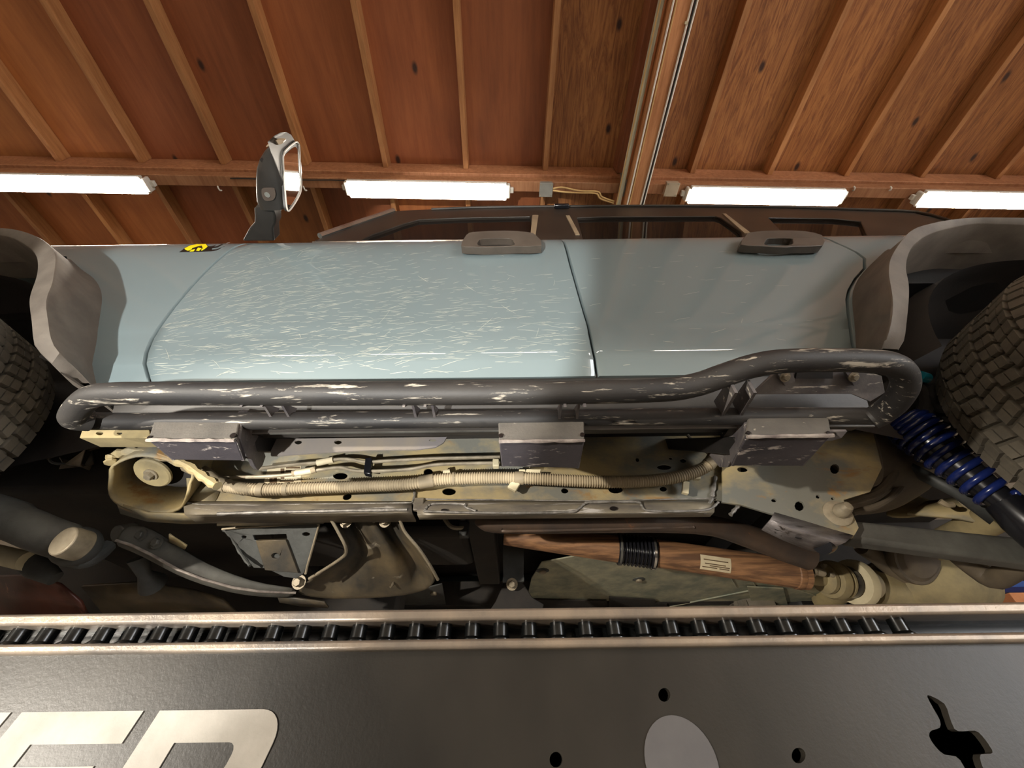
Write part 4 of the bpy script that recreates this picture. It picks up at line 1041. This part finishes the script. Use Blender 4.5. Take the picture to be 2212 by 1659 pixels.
# hard lines above the loom
HL = thing('brake_lines', CARO); HL.parent = suv; HL.location = (0, 0, 0)
for pts, r in (([(430, 1022), (470, 1030), (560, 1030), (640, 1024), (690, 1015), (735, 1010), (760, 1016), (800, 1018), (880, 1014), (940, 1004), (1010, 1001), (1080, 1000)], .0055),
               ([(560, 1012), (640, 1003), (690, 999), (730, 992), (760, 993), (790, 998), (830, 996), (920, 991), (1000, 989), (1080, 987)], .0055),
               ([(1485, 940), (1500, 955), (1515, 962), (1525, 975), (1540, 985)], .005)):
    MB().tube(smooth([V3(a, b, 1.005) for a, b in pts], 5), r, 8).build('steel_line', 'bolt', HL)
for (a, b, c, d, mt) in ((638, 1022, 678, 1015, 'label_white'), (685, 1000, 720, 993, 'label_white'), (632, 1023, 640, 1021, 'loom'), (672, 1017, 682, 1014, 'loom')):
    MB().cyl(V3(a, b, 1.004), V3(c, d, 1.004), .0095).build('line_sleeve', mt, HL)
MB().plate(pY([(789, 988), (803, 987), (800, 1024), (785, 1022)], .995), [], (0, .02, 0)).build('line_clip', 'shock_black', HL, bevel=.003)
MB().plate(pY([(1064, 990), (1078, 990), (1078, 1006), (1064, 1006)], .995), [], (0, .02, 0)).build('line_clip', 'clip_cream', HL, bevel=.003)

# curved arm of the front cross brace
AR = thing('front_brace', CARO); AR.parent = suv; AR.location = (0, 0, 0)
ta = [(272, 1136, 1.18), (312, 1133, 1.18), (350, 1152, 1.2), (400, 1190, 1.22), (450, 1218, 1.25), (510, 1243, 1.29), (570, 1262, 1.33), (645, 1270, 1.38)]
ba = [(252, 1168, 1.18), (285, 1178, 1.19), (330, 1200, 1.2), (385, 1231, 1.23), (440, 1252, 1.26), (505, 1270, 1.30), (560, 1278, 1.34), (640, 1281, 1.39)]
sheet([[V3(*q) for q in ta], [V3(*q).lerp(V3(*r_), .5) + Vector((0, -.008, 0)) for q, r_ in zip(ta, ba)], [V3(*q) for q in ba], [V3(q[0] - 4, q[1] + 12, q[2] + .03) for q in ba]], 'brace_arm', 'arm_grey', AR, .006, 1)
MB().tube([V3(*q) + Vector((0, -.003, 0)) for q in ba], .004, 8).build('brace_edge', 'edge_worn', AR)
MB().cyl(V3(252, 1154, 1.19), V3(290, 1146, 1.23), .026).build('brace_bush', 'arm_grey', AR, bevel=.004)
for px, py in ((306, 1156), (340, 1172)): bolt_mb(V3(px, py, 1.182), (-.1, -1, -.25), .012, .009).build('brace_bolt', 'arm_grey', AR)
sheet([[V3(366, 1153, 1.15), V3(376, 1160, 1.16), V3(404, 1178, 1.17)], [V3(366, 1170, 1.2), V3(380, 1176, 1.2), V3(400, 1186, 1.2)]], 'brace_tab', 'frame', AR, .004)
# slotted bracket
bk = [(482, 1143), (520, 1135), (600, 1131), (668, 1124), (676, 1122), (688, 1134), (684, 1150), (664, 1222), (655, 1240), (640, 1250), (612, 1246), (575, 1228), (548, 1227), (528, 1205), (512, 1175)]
kp0, kn = V3(590, 1135, 1.16), Vector((0, -.80, -.60)).normalized()
MB().plate([aP(a, b, kp0, kn) for a, b in bk], [[aP(a, b, kp0, kn) for a, b in h] for h in ([(546, 1156), (618, 1154), (620, 1165), (550, 1167)], ell(661, 1154, 8, 4), ell(527, 1160, 5, 3), )], (0, .006, .004)).build('slotted_bracket', 'bracket', AR, bevel=.0015)
kp1 = kp0 + kn * .008
MB().plate([aP(a, b, kp1, kn) for a, b in ((552, 1168), (617, 1166), (644, 1238), (572, 1232))], [[aP(a, b, kp1, kn) for a, b in ell(595, 1201, 9, 6)]], (0, .012, .009)).build('bracket_strap', 'skid', AR, bevel=.002)
MB().tube([aP(a, b, kp1, kn) for a, b in ((480, 1143), (520, 1139), (600, 1135), (668, 1127), (677, 1122), (689, 1134), (684, 1152), (664, 1222), (660, 1240))], .0035, 8).build('bracket_edge', 'bolt', AR)
bead([(482, 1143), (500, 1160), (518, 1192), (540, 1222)], 1.2, .005, 'bracket', 'bracket_edge', AR)
# Y-shaped skid behind the bracket
R = [[(714, 1120), (738, 1124), (768, 1118), (788, 1121), (806, 1118), (835, 1124), (862, 1117)],
     [(731, 1150), (757, 1156), (786, 1146), (800, 1149), (816, 1146), (850, 1160), (874, 1148)],
     [(748, 1188), (772, 1187), (797, 1174), (815, 1180), (836, 1172), (880, 1192), (904, 1184)],
     [(734, 1208), (765, 1207), (800, 1206), (825, 1209), (850, 1204), (902, 1216), (928, 1220)],
     [(668, 1250), (722, 1249), (780, 1246), (820, 1246), (860, 1246), (915, 1246), (946, 1252)],
     [(640, 1272), (700, 1281), (770, 1279), (820, 1277), (870, 1273), (910, 1266), (934, 1263)],
     [(640, 1285), (700, 1295), (770, 1294), (820, 1292), (870, 1288), (905, 1280), (924, 1272)]]
yr = [1.15, 1.18, 1.22, 1.27, 1.34, 1.40, 1.43]; co = [-.06, .10, -.04, .03, -.04, .13, -.06]
sheet([[V3(a, b, yr[i] + co[j] * (1 if i < 5 else .2)) for j, (a, b) in enumerate(r_)] for i, r_ in enumerate(R)], 'transmission_skid', 'skid', AR, .006, 1)
for j in (0, 6): MB().tube(smooth([V3(R[i][j][0], R[i][j][1], yr[i] + co[j] - .002) for i in range(5)], 4), .0045, 8).build('skid_edge', 'bolt', AR)
for px, py, y in ((748, 1128, 1.13), (832, 1127, 1.13)): bolt_mb(V3(px, py, y), (0, -1, -.3), .011, .012).build('skid_bolt', 'bolt', AR)
for c in ([(718, 1130), (728, 1116), (755, 1114), (762, 1122)], [(806, 1128), (815, 1114), (840, 1113), (850, 1122)]): bead(c, 1.125, .005, 'bolt', 'ear_edge', AR)
bolt_mb(V3(647, 1257, 1.33), (0, -1, -.35), .014, .014).build('skid_bolt', 'bolt', AR)
sheet([[V3(600, 1287, 1.42), V3(640, 1292, 1.42), V3(700, 1300, 1.42)], [V3(605, 1300, 1.46), V3(650, 1308, 1.46), V3(710, 1312, 1.46)]], 'skid_lip', 'skid', AR, .006)
bead([(843, 1270), (850, 1258), (845, 1240), (843, 1232)], 1.36, .004, 'skid', 'stamped_rib', AR)

# exhaust pipe under the rail and the long muffler tail
EX = thing('exhaust', CARO); EX.parent = suv; EX.location = (0, 0, 0)
pts = smooth([V3(*q) for q in ((1030, 1118, 1.20), (1070, 1128, 1.2), (1150, 1130, 1.2), (1300, 1128, 1.2), (1450, 1128, 1.2), (1540, 1136, 1.22), (1620, 1160, 1.25), (1690, 1184, 1.28), (1745, 1200, 1.3))], 6)
MB().tube(pts, [.020 + .012 * min(1, k / 4) + .012 * max(0, (k - 30) / 18) for k in range(len(pts))], 16).build('pipe', 'exhaust', EX)
bead([(1082, 1146), (1110, 1147), (1300, 1143), (1470, 1139), (1500, 1138)], 1.185, .0055, 'exhaust', 'pipe_seam', EX)
q = smooth([V3(*a) for a in ((960, 1120, 1.3), (975, 1138, 1.3), (1000, 1140, 1.32), (1012, 1130, 1.34))], 4)
MB().tube(q, .007, 8).build('hanger_rod', 'bolt', EX)
MB().box(V3(1003, 1145, 1.33), (.035, .03, .05)).build('hanger_block', 'pan', EX, bevel=.004)

# prop shaft
PS = thing('prop_shaft', CARO); PS.parent = suv; PS.location = (0, 0, 0)
ys = 1.5
ax0, ax1 = V3(1090, 1158, ys - .0), V3(1740, 1243, ys)
MB().tube([V3(1090, 1156, ys), V3(1335, 1186, ys)], [.036, .048], 24).build('front_tube', 'shaft', PS)
d_ = (V3(1415, 1195, ys) - V3(1332, 1185, ys)); 
prof = []
Lb = d_.length
for k in range(57): prof.append((.052 + .008 * (1 if (k % 8) < 4 else -1) * (.8), Lb * k / 56))
prof = [(.044, 0), (.056, .004), (.056, .018), (.050, .022)] + [(.0475 + .0085 * (.5 - .5 * cos(2 * pi * 7 * t)), .022 + (Lb - .044) * t) for t in [k / 56 for k in range(57)]] + [(.050, Lb - .022), (.056, Lb - .018), (.056, Lb - .002), (.044, Lb)]
MB().lathe(prof, V3(1332, 1185, ys), d_, 32).build('bellows', 'shock_black', PS, sharp=180)
MB().lathe([(.0575, 0), (.0575, .008)], V3(1335, 1185, ys), d_, 32).build('bellows_clamp', 'arm_grey', PS)
MB().lathe([(.0575, 0), (.0575, .008)], V3(1406, 1194, ys), d_, 32).build('bellows_clamp', 'chrome', PS)
MB().tube([V3(1413, 1194, ys), V3(1740, 1242, ys)], [.049, .049], 28).build('rear_tube', 'shaft', PS)
dd = (V3(1740, 1242, ys) - V3(1413, 1194, ys)).normalized()
MB().lathe([(.049, 0), (.052, .003), (.052, .02), (.045, .03), (.03, .035), (0, .035)], V3(1712, 1238, ys), dd, 28).build('end_weld', 'shaft', PS)
lq = [V3(1502, 1192, ys - .051), V3(1566, 1200, ys - .051), V3(1564, 1226, ys - .048), V3(1499, 1218, ys - .048)]
rowsL = []
cx_ = MB()
axp = V3(1413, 1194, ys)
for f in (0, 1):
    p = V3(1502 if f == 0 else 1566, 1206 if f == 0 else 1215, ys); p = axp + dd * ((p - axp).dot(dd)); r_ = []
    for k in range(9):
        a = radians(lerp(150, 215, k / 8)); u = Vector((0, 0, 1)) - dd * dd.z; u.normalize(); w = dd.cross(u)
        r_.append(p + (u * cos(radians(lerp(92, 150, k / 8))) - Vector((0, 1, 0)) * sin(radians(lerp(92, 150, k / 8)))) * .0502)
    rowsL.append(r_)
MB().grid(rowsL).build('shaft_label', 'label_white', PS)
for i0, i1, k0, k1 in ((.10, .90, 2, 3), (.14, .82, 4, 5), (.06, .55, 6, 7), (.62, .94, 6, 7), (.3, .95, 5, 6)):
    q = [[rowsL[0][k].lerp(rowsL[1][k], i) + Vector((0, -.0008, -.0003)) for i in (i0, i1)] for k in (k0, (k0 + k1) / 2 if False else k1)]
    q[1] = [a.lerp(b, .55) for a, b in zip(q[0], q[1])]
    MB().grid(q).build('label_print', 'label_ink', PS)
# universal joint and flanges
j0 = V3(1745, 1246, 1.53); jd = (V3(1880, 1262, 1.62) - j0).normalized()
MB().lathe([(0, 0), (.022, 0), (.026, .02), (.026, .06), (.05, .07), (.05, .085), (.03, .09)], j0, jd, 24).build('yoke', 'axle', PS)
MB().lathe([(.03, .09), (.062, .095), (.066, .11), (.066, .125), (.05, .13), (.05, .14), (.06, .145), (.06, .155), (.03, .16)], j0, jd, 28).build('joint_flange', 'axle', PS)
MB().lathe([(.03, .16), (.055, .165), (.055, .19), (.03, .2)], j0, jd, 28).build('joint_seal', 'shock_black', PS)
MB().lathe([(.02, .20), (.075, .205), (.08, .22), (.08, .235), (.05, .25), (.05, .30)], j0, jd, 28).build('pinion_dust_cover', 'clip_cream', PS)
for k, a in enumerate((200, 250, 300)):
    u = Vector((0, 0, 1)); w = Vector((0, -1, 0)); p = j0 + jd * .09 + (w * cos(radians(a + 160)) + u * sin(radians(a + 160))) * .045
    bolt_mb(p, -jd, .010, .014, False).build('flange_bolt', 'bolt', PS)
p = V3(1750, 1232, 1.48); MB().lathe([(.02, 0), (.02, .01), (.014, .016), (.014, .05), (0, .05)], p, (1, .2, -.1), 16).build('grease_cap', 'bolt', PS)

# heat shield / tank guard beyond the shaft
UG = thing('under_guard', CARO); UG.parent = suv; UG.location = (0, 0, 0)
gp0 = Vector((0, 1.72, .595)); gn = Vector((0, .05, 1)).normalized()
gz = lambda pts: [aP(a, b, gp0, gn) for a, b in pts]
MB().plate(gz([(1140, 1285), (1148, 1250), (1170, 1215), (1240, 1202), (1345, 1204), (1400, 1212), (1560, 1218), (1760, 1240), (1900, 1262), (1900, 1318), (1480, 1318), (1310, 1298), (1150, 1292)]), [], (0, 0, .006)).build('guard_panel', 'shield', UG, bevel=.002)
for px, py in ((1172, 1233), (1380, 1252)):
    p = aP(px, py, gp0, gn)
    MB().lathe([(0, -.004), (.014, -.004), (.020, -.002), (.030, -.0005), (.030, .003), (0, .003)], p, (0, 0, 1), 24).build('guard_stud', 'pan', UG)
    MB().lathe([(0, -.012), (.012, -.012), (.016, -.009), (.016, -.003), (0, -.003)], p, (0, 0, 1), 20).build('stud_cap', 'bolt', UG)
MB().plate(gz([(865, 1285), (955, 1262), (965, 1318), (865, 1318)]), [], (0, 0, .006)).build('guard_panel', 'pan', UG)
p = aP(937, 1280, gp0, gn); MB().lathe([(0, -.012), (.012, -.012), (.016, -.009), (.016, 0), (0, 0)], p, (0, 0, 1), 20).build('stud_cap', 'bolt', UG)
for pts in ([(1160, 1292), (1310, 1294), (1310, 1318), (1150, 1318)], [(1315, 1286), (1415, 1292), (1415, 1298), (1440, 1300), (1440, 1318), (1315, 1318)]):
    MB().plate([q + Vector((0, 0, -.01)) for q in gz(pts)], [], (0, 0, .006)).build('guard_flap', 'dark_under', UG)
for a, b, c, d in ((1575, 1240, 1590, 1266), (1622, 1246, 1650, 1305), (1690, 1262, 1840, 1310), (1440, 1310, 1640, 1270)):
    A, B = gz([(a, b), (c, d)]); MB().tube([A + Vector((0, 0, -.003)), B + Vector((0, 0, -.003))], .004, 6).build('guard_fold', 'shield', UG)
MB().plate([q + Vector((0, 0, -.012)) for q in gz([(1612, 1262), (1690, 1266), (1700, 1302), (1640, 1306), (1622, 1300)])], [gz([(1640, 1296), (1646, 1296), (1646, 1300), (1640, 1300)])] if False else [], (0, 0, .006)).build('guard_bracket', 'shield', UG, bevel=.002)
# hanging strap with bolt
yq = 1.62
MB().plate(pY([(1085, 1156), (1132, 1156), (1131, 1252), (1087, 1254)], yq), [pY(ell(1107, 1166, 4, 3), yq)], (0, .012, 0)).build('hanger_strap', 'pan', UG, bevel=.002)
MB().plate(pY([(1090, 1256), (1128, 1256), (1150, 1290), (1175, 1305), (1170, 1330), (1050, 1330), (1070, 1300)], yq + .02), [], (0, .02, 0)).build('hanger_foot', 'dark_under', UG, bevel=.003)
bolt_mb(V3(1106, 1262, yq - .005), (0, -1, -.3), .014, .02).build('hanger_bolt', 'bolt', UG)
MB().plate(pY([(1086, 1248), (1132, 1247), (1132, 1256), (1086, 1258)], yq - .012), [], (0, .01, 0)).build('strap_lip', 'pan', UG)

# fuel tank behind the link bracket
TK = thing('fuel_tank', CARO); TK.parent = suv; TK.location = (0, 0, 0)
tc_ = V3(1835, 1012, 1.22)
rows = []
for i in range(13):
    t = pi * i / 12; rows.append([tc_ + Vector((.21 * (abs(sin(t)) ** .6) * (abs(cos(a)) ** .7) * (1 if cos(a) > 0 else -1), .17 * (abs(sin(t)) ** .6) * (abs(sin(a)) ** .7) * (1 if sin(a) > 0 else -1), .13 * (abs(cos(t)) ** .6) * (1 if cos(t) > 0 else -1))) for a in [2 * pi * k / 32 for k in range(32)]])
MB().grid(rows, closed_u=True).build('tank_shell', 'tank', TK, sharp=180)
for pts, r in (([(1925, 935, 1.06), (1935, 985, 1.07), (1925, 1030, 1.09), (1890, 1066, 1.1), (1830, 1082, 1.1), (1800, 1082, 1.1)], .014), ([(1880, 932, 1.04), (1895, 985, 1.05), (1898, 1030, 1.06), (1880, 1045, 1.06), (1850, 1038, 1.06)], .010), ([(1960, 990, 1.12), (1945, 1050, 1.13), (1900, 1090, 1.14), (1840, 1108, 1.14)], .010)):
    MB().tube(smooth([V3(*q) for q in pts], 5), r, 10).build('tank_band', 'tank', TK)
MB().plate(pY([(1870, 925), (1985, 900), (1990, 960), (1965, 1010), (1935, 1050), (1890, 1060)], 1.12), [], (0, .03, 0)).build('tank_shield', 'tank', TK, bevel=.004)

# rear axle, differential, coil spring and shock
AX = thing('rear_axle', CARO); AX.parent = suv; AX.location = (0, 0, 0)
MB().cyl((RWX, .86, WZ), (RWX, 2.26, WZ), .045, n=24).build('axle_tube', 'axle', AX)
rows = []
dc = V3(2010, 1262, 1.66)
MB().ball(V3(2000, 1275, 1.74), (.24, .20, .13), 28, 14).build('differential', 'axle', AX, sharp=180)
MB().tube([V3(1875, 1270, 1.66), V3(1940, 1275, 1.70), V3(2000, 1280, 1.74)], [.06, .085, .12], 20).build('pinion_nose', 'axle', AX)
cvp = V3(1990, 1205, 1.50)
MB().lathe([(0, 0), (.07, 0), (.085, .012), (.095, .012), (.098, .02), (.098, .035), (.085, .06)], cvp, (-.1, .8, .5), 32).build('diff_cover', 'tank', AX)
MB().tube([V3(1860, 1180, 1.55), V3(1900, 1200, 1.58), V3(1960, 1250, 1.64)], [.03, .04, .05], 14).build('casting_rib', 'tank', AX)
MB().tube(smooth([V3(*q) for q in ((2060, 1190, 1.3), (2110, 1230, 1.32), (2150, 1250, 1.3), (2200, 1220, 1.2), (2240, 1190, 1.15))], 4), .03, 12).build('axle_bracket', 'tank', AX)
MB().plate(pY([(2112, 1236), (2135, 1290), (2140, 1318), (2075, 1318), (2090, 1290)], 1.75), [], (0, .05, 0)).build('shock_guard', 'shield', AX, bevel=.008)
sheet([[V3(2000, 1085, 1.35), V3(2080, 1075, 1.3), V3(2180, 1095, 1.25)], [V3(1960, 1110, 1.35), V3(2070, 1120, 1.3), V3(2200, 1150, 1.25)]], 'spring_perch', 'frame', AX, .012)
sheet([[V3(1975, 1060, 1.4), V3(2000, 1075, 1.38), V3(2030, 1090, 1.35)], [V3(1880, 1120, 1.4), V3(1960, 1122, 1.38), V3(2015, 1110, 1.35)]], 'perch_arm', 'axle', AX, .03, 2)
for pts in ([(2030, 1082), (2045, 1090), (2058, 1090)], [(2070, 1068), (2078, 1082), (2092, 1094), (2112, 1094), (2130, 1104)]):
    MB().tube(smooth([V3(a, b, 1.2) for a, b in pts], 4), .009, 8).build('vent_hose', 'loom', AX)
SP = thing('coil_spring', CARO); SP.parent = suv; SP.location = (0, 0, 0)
s0, s1 = V3(1955, 912, .97), V3(2165, 1082, .97)
sd = s1 - s0; sl = sd.length; sdn = sd.normalized(); su = Vector((0, -1, 0)) - sdn * (-sdn.y); su.normalize(); sw = sdn.cross(su)
def srad(t): return interp([(0, .052), (.3, .060), (.55, .050), (1, .036)], t)
turns = 11.0
hp = [s0 + sdn * sl * (t ** 1.4) + (su * cos(2 * pi * turns * t) + sw * sin(2 * pi * turns * t)) * srad(t) for t in [k / 300 for k in range(301)]]
MB().tube(hp, .0095, 8).build('coil', 'spring_blue', SP, sharp=180)
MB().tube([s0 + sdn * sl * t for t in [k / 20 for k in range(21)]], [srad(k / 20) * .86 for k in range(21)], 24).build('bump_boot', 'shock_black', SP, sharp=60)
MB().tube([s0 + sdn * sl * t for t in (.55, .75, .95, 1.3)], [.040, .034, .030, .030], 20).build('shock_body', 'chrome', SP)
MB().tube([s1, s1 + sdn * .05, s1 + sdn * .25], [.04, .05, .055], 20).build('shock_lower', 'shock_black', SP)
sheet([[V3(1970, 1005, 1.05), V3(2060, 1050, 1.05), V3(2160, 1110, 1.05)], [V3(1985, 1030, 1.08), V3(2060, 1070, 1.08), V3(2140, 1130, 1.08)]], 'bump_stop_arm', 'pan', SP, .02)
MB().ball(V3(2025, 862, .90), (.035, .03, .05), 16, 10).build('hose_bracket', 'dark_under', SP)
p = V3(1985, 812, .86); MB().cyl(p, p + Vector((.03, .01, .0)), .016).build('teal_fitting', 'teal', SP)
MB().tube(smooth([V3(*q) for q in ((1985, 835, .9), (1998, 850, .9), (2000, 880, .92), (1985, 910, .95))], 4), .02, 10).build('shock_top_mount', 'dark_under', SP)

# front suspension in the dark left corner
FS = thing('front_suspension', CARO); FS.parent = suv; FS.location = (0, 0, 0)
MB().tube(smooth([V3(*q) for q in ((-120, 1090, .95), (-20, 1110, .98), (40, 1130, 1.0), (100, 1155, 1.02), (150, 1172, 1.04), (178, 1185, 1.06))], 4), [.05] * 8 + [.045] * 8 + [.04] * 5, 16).build('lower_arm', 'arm_grey', FS)
MB().lathe([(0, 0), (.034, 0), (.036, .015), (.036, .05), (0, .05)], V3(135, 1168, .965), (.15, 1, .1), 24).build('arm_bush', 'bolt', FS, bevel=.003)
MB().ball(V3(165, 1180, 1.06), (.055, .05, .05), 20, 12).build('bush_housing', 'pan', FS)
MB().tube([V3(-60, 1185, 1.2), V3(58, 1212, 1.2)], [.026, .026], 16).build('steering_rack', 'clip_cream', FS)
MB().tube([V3(60, 1205, 1.22), V3(85, 1228, 1.24), V3(120, 1250, 1.26)], [.035, .032, .02], 16).build('rack_boot', 'pan', FS)
sheet([[V3(-30, 1245, 1.45), V3(60, 1243, 1.45), V3(130, 1262, 1.45), V3(175, 1300, 1.45)], [V3(-30, 1330, 1.6), V3(60, 1330, 1.6), V3(130, 1330, 1.6), V3(190, 1330, 1.6)]], 'engine_skid', 'red_skid', FS, .01)
sheet([[V3(178, 1265, 1.55), V3(300, 1258, 1.55), V3(420, 1275, 1.55), V3(480, 1295, 1.55)], [V3(230, 1330, 1.7), V3(300, 1330, 1.7), V3(420, 1330, 1.7), V3(520, 1330, 1.7)]], 'gearbox_skid', 'skid', FS, .01)
MB().tube(smooth([V3(*q) for q in ((150, 1205, 1.1), (180, 1212, 1.1), (210, 1200, 1.12), (232, 1180, 1.14))], 4), .02, 10).build('tie_bracket', 'pan', FS)
MB().tube([V3(300, 1205, 1.3), V3(312, 1240, 1.34), V3(330, 1262, 1.4)], [.03, .018, .04], 14).build('front_shaft_joint', 'pan', FS)
rq = random.Random(5)
for k in range(9):
    px, py = rq.uniform(95, 235), rq.uniform(945, 1010); y = rq.uniform(.95, 1.1)
    q = [V3(px + rq.uniform(-22, 22), py + rq.uniform(-20, 20), y) for _ in range(4)]
    sheet([[q[0], q[1]], [q[2], q[3] + Vector((0, .04, 0))]], 'torn_bracket', 'tank', FS, .004)
MB().tube(smooth([V3(*q) for q in ((108, 960, 1.), (105, 985, 1.), (115, 1000, 1.02), (160, 1003, 1.05))], 4), .004, 6).build('sensor_wire', 'pan', FS)
MB().box((-1.35, 1.56, .74), (.7, .95, .30)).build('engine_underside', 'dark_under', FS, bevel=.02)
MB().box((-.62, 1.62, .68), (.9, .36, .18)).build('gearbox', 'dark_under', FS, bevel=.03)

# ================================================================== things beyond the car, seen under its tail
yb = 4.0
q = pY([(2060, 1200), (2235, 1195), (2235, 1268), (2060, 1268)], yb)
t = thing('blue_cabinet', (q[0].x, yb, FLOOR_Z), 'blue painted cabinet seen under the tail of the car', 'cabinet')
xa, xb = q[0].x, q[1].x
MB().box(((xa + xb) / 2, yb + .25, (q[0].z + q[2].z) / 2 + .12), (xb - xa, .5, q[0].z - q[2].z + .24)).build('cabinet_body', 'blue_tarp', t, bevel=.005)
zb2 = q[2].z; z3 = aY(2180, 1280, yb).z
MB().box(((xa + xb) / 2, yb + .24, (zb2 + z3) / 2), (xb - xa, .5, zb2 - z3)).build('cabinet_plinth', 'blue_dark', t, bevel=.004)
MB().box(((xa + xb) / 2, yb + .27, (FLOOR_Z + z3) / 2 ), (xb - xa - .04, .44, z3 - FLOOR_Z)).build('cabinet_base', 'cream', t, bevel=.01)
p = aY(2190, 1300, yb - .35)
t = thing('cardboard_box', (p.x, p.y, FLOOR_Z), 'tan cardboard box in front of the blue cabinet', 'box')
zt_ = aY(2190, 1291, yb - .35).z
MB().box((p.x + .35, p.y, (FLOOR_Z + zt_) / 2), (1.0, .3, zt_ - FLOOR_Z)).build('carton', 'terracotta', t, bevel=.006)
MB().box((p.x + .35, p.y - .001, zt_ + .003), (.96, .06, .004)).build('packing_tape', 'cream', t)

# ================================================================== the two work lights (behind the picture)
def lamp_head(t, p, aim, w, h):
    d = (aim - p).normalized(); q = d.to_track_quat('-Z', 'Y').to_matrix()
    MB().box(p - d * .05, (w, h, .05), q).build('lamp_head', 'shock_black', t, bevel=.008)
    MB().box(p - d * .022, (w * .9, h * .9, .008), q).build('lamp_lens', 'lamp_white', t)
t = thing('work_light', (FLOOR_LAMP.x, FLOOR_LAMP.y, FLOOR_Z), 'black work light standing on the floor left of the camera', 'lamp')
lamp_head(t, FLOOR_LAMP, FLOOR_AIM, .22, .16)
MB().tube([FLOOR_LAMP + Vector((-.13, -.10, -.215)), FLOOR_LAMP + Vector((-.13, -.04, -.03)), FLOOR_LAMP + Vector((.13, -.04, -.03)), FLOOR_LAMP + Vector((.13, -.10, -.215))], .012, 10).build('stand', 'red_skid', t)
t = thing('work_light', (STAND_LAMP.x, STAND_LAMP.y, FLOOR_Z), 'black work light on a tripod left of the camera', 'lamp')
lamp_head(t, STAND_LAMP, STAND_AIM, .16, .10)
MB().cyl(STAND_LAMP + Vector((0, -.05, -.06)), Vector((STAND_LAMP.x, STAND_LAMP.y - .05, FLOOR_Z + .25)), .014).build('pole', 'shock_black', t)
for k in range(3):
    a = 2 * pi * k / 3 + .5
    MB().cyl(Vector((STAND_LAMP.x, STAND_LAMP.y - .05, FLOOR_Z + .45)), Vector((STAND_LAMP.x + .4 * cos(a), STAND_LAMP.y - .05 + .4 * sin(a), FLOOR_Z + .012)), .010).build('leg', 'shock_black', t)
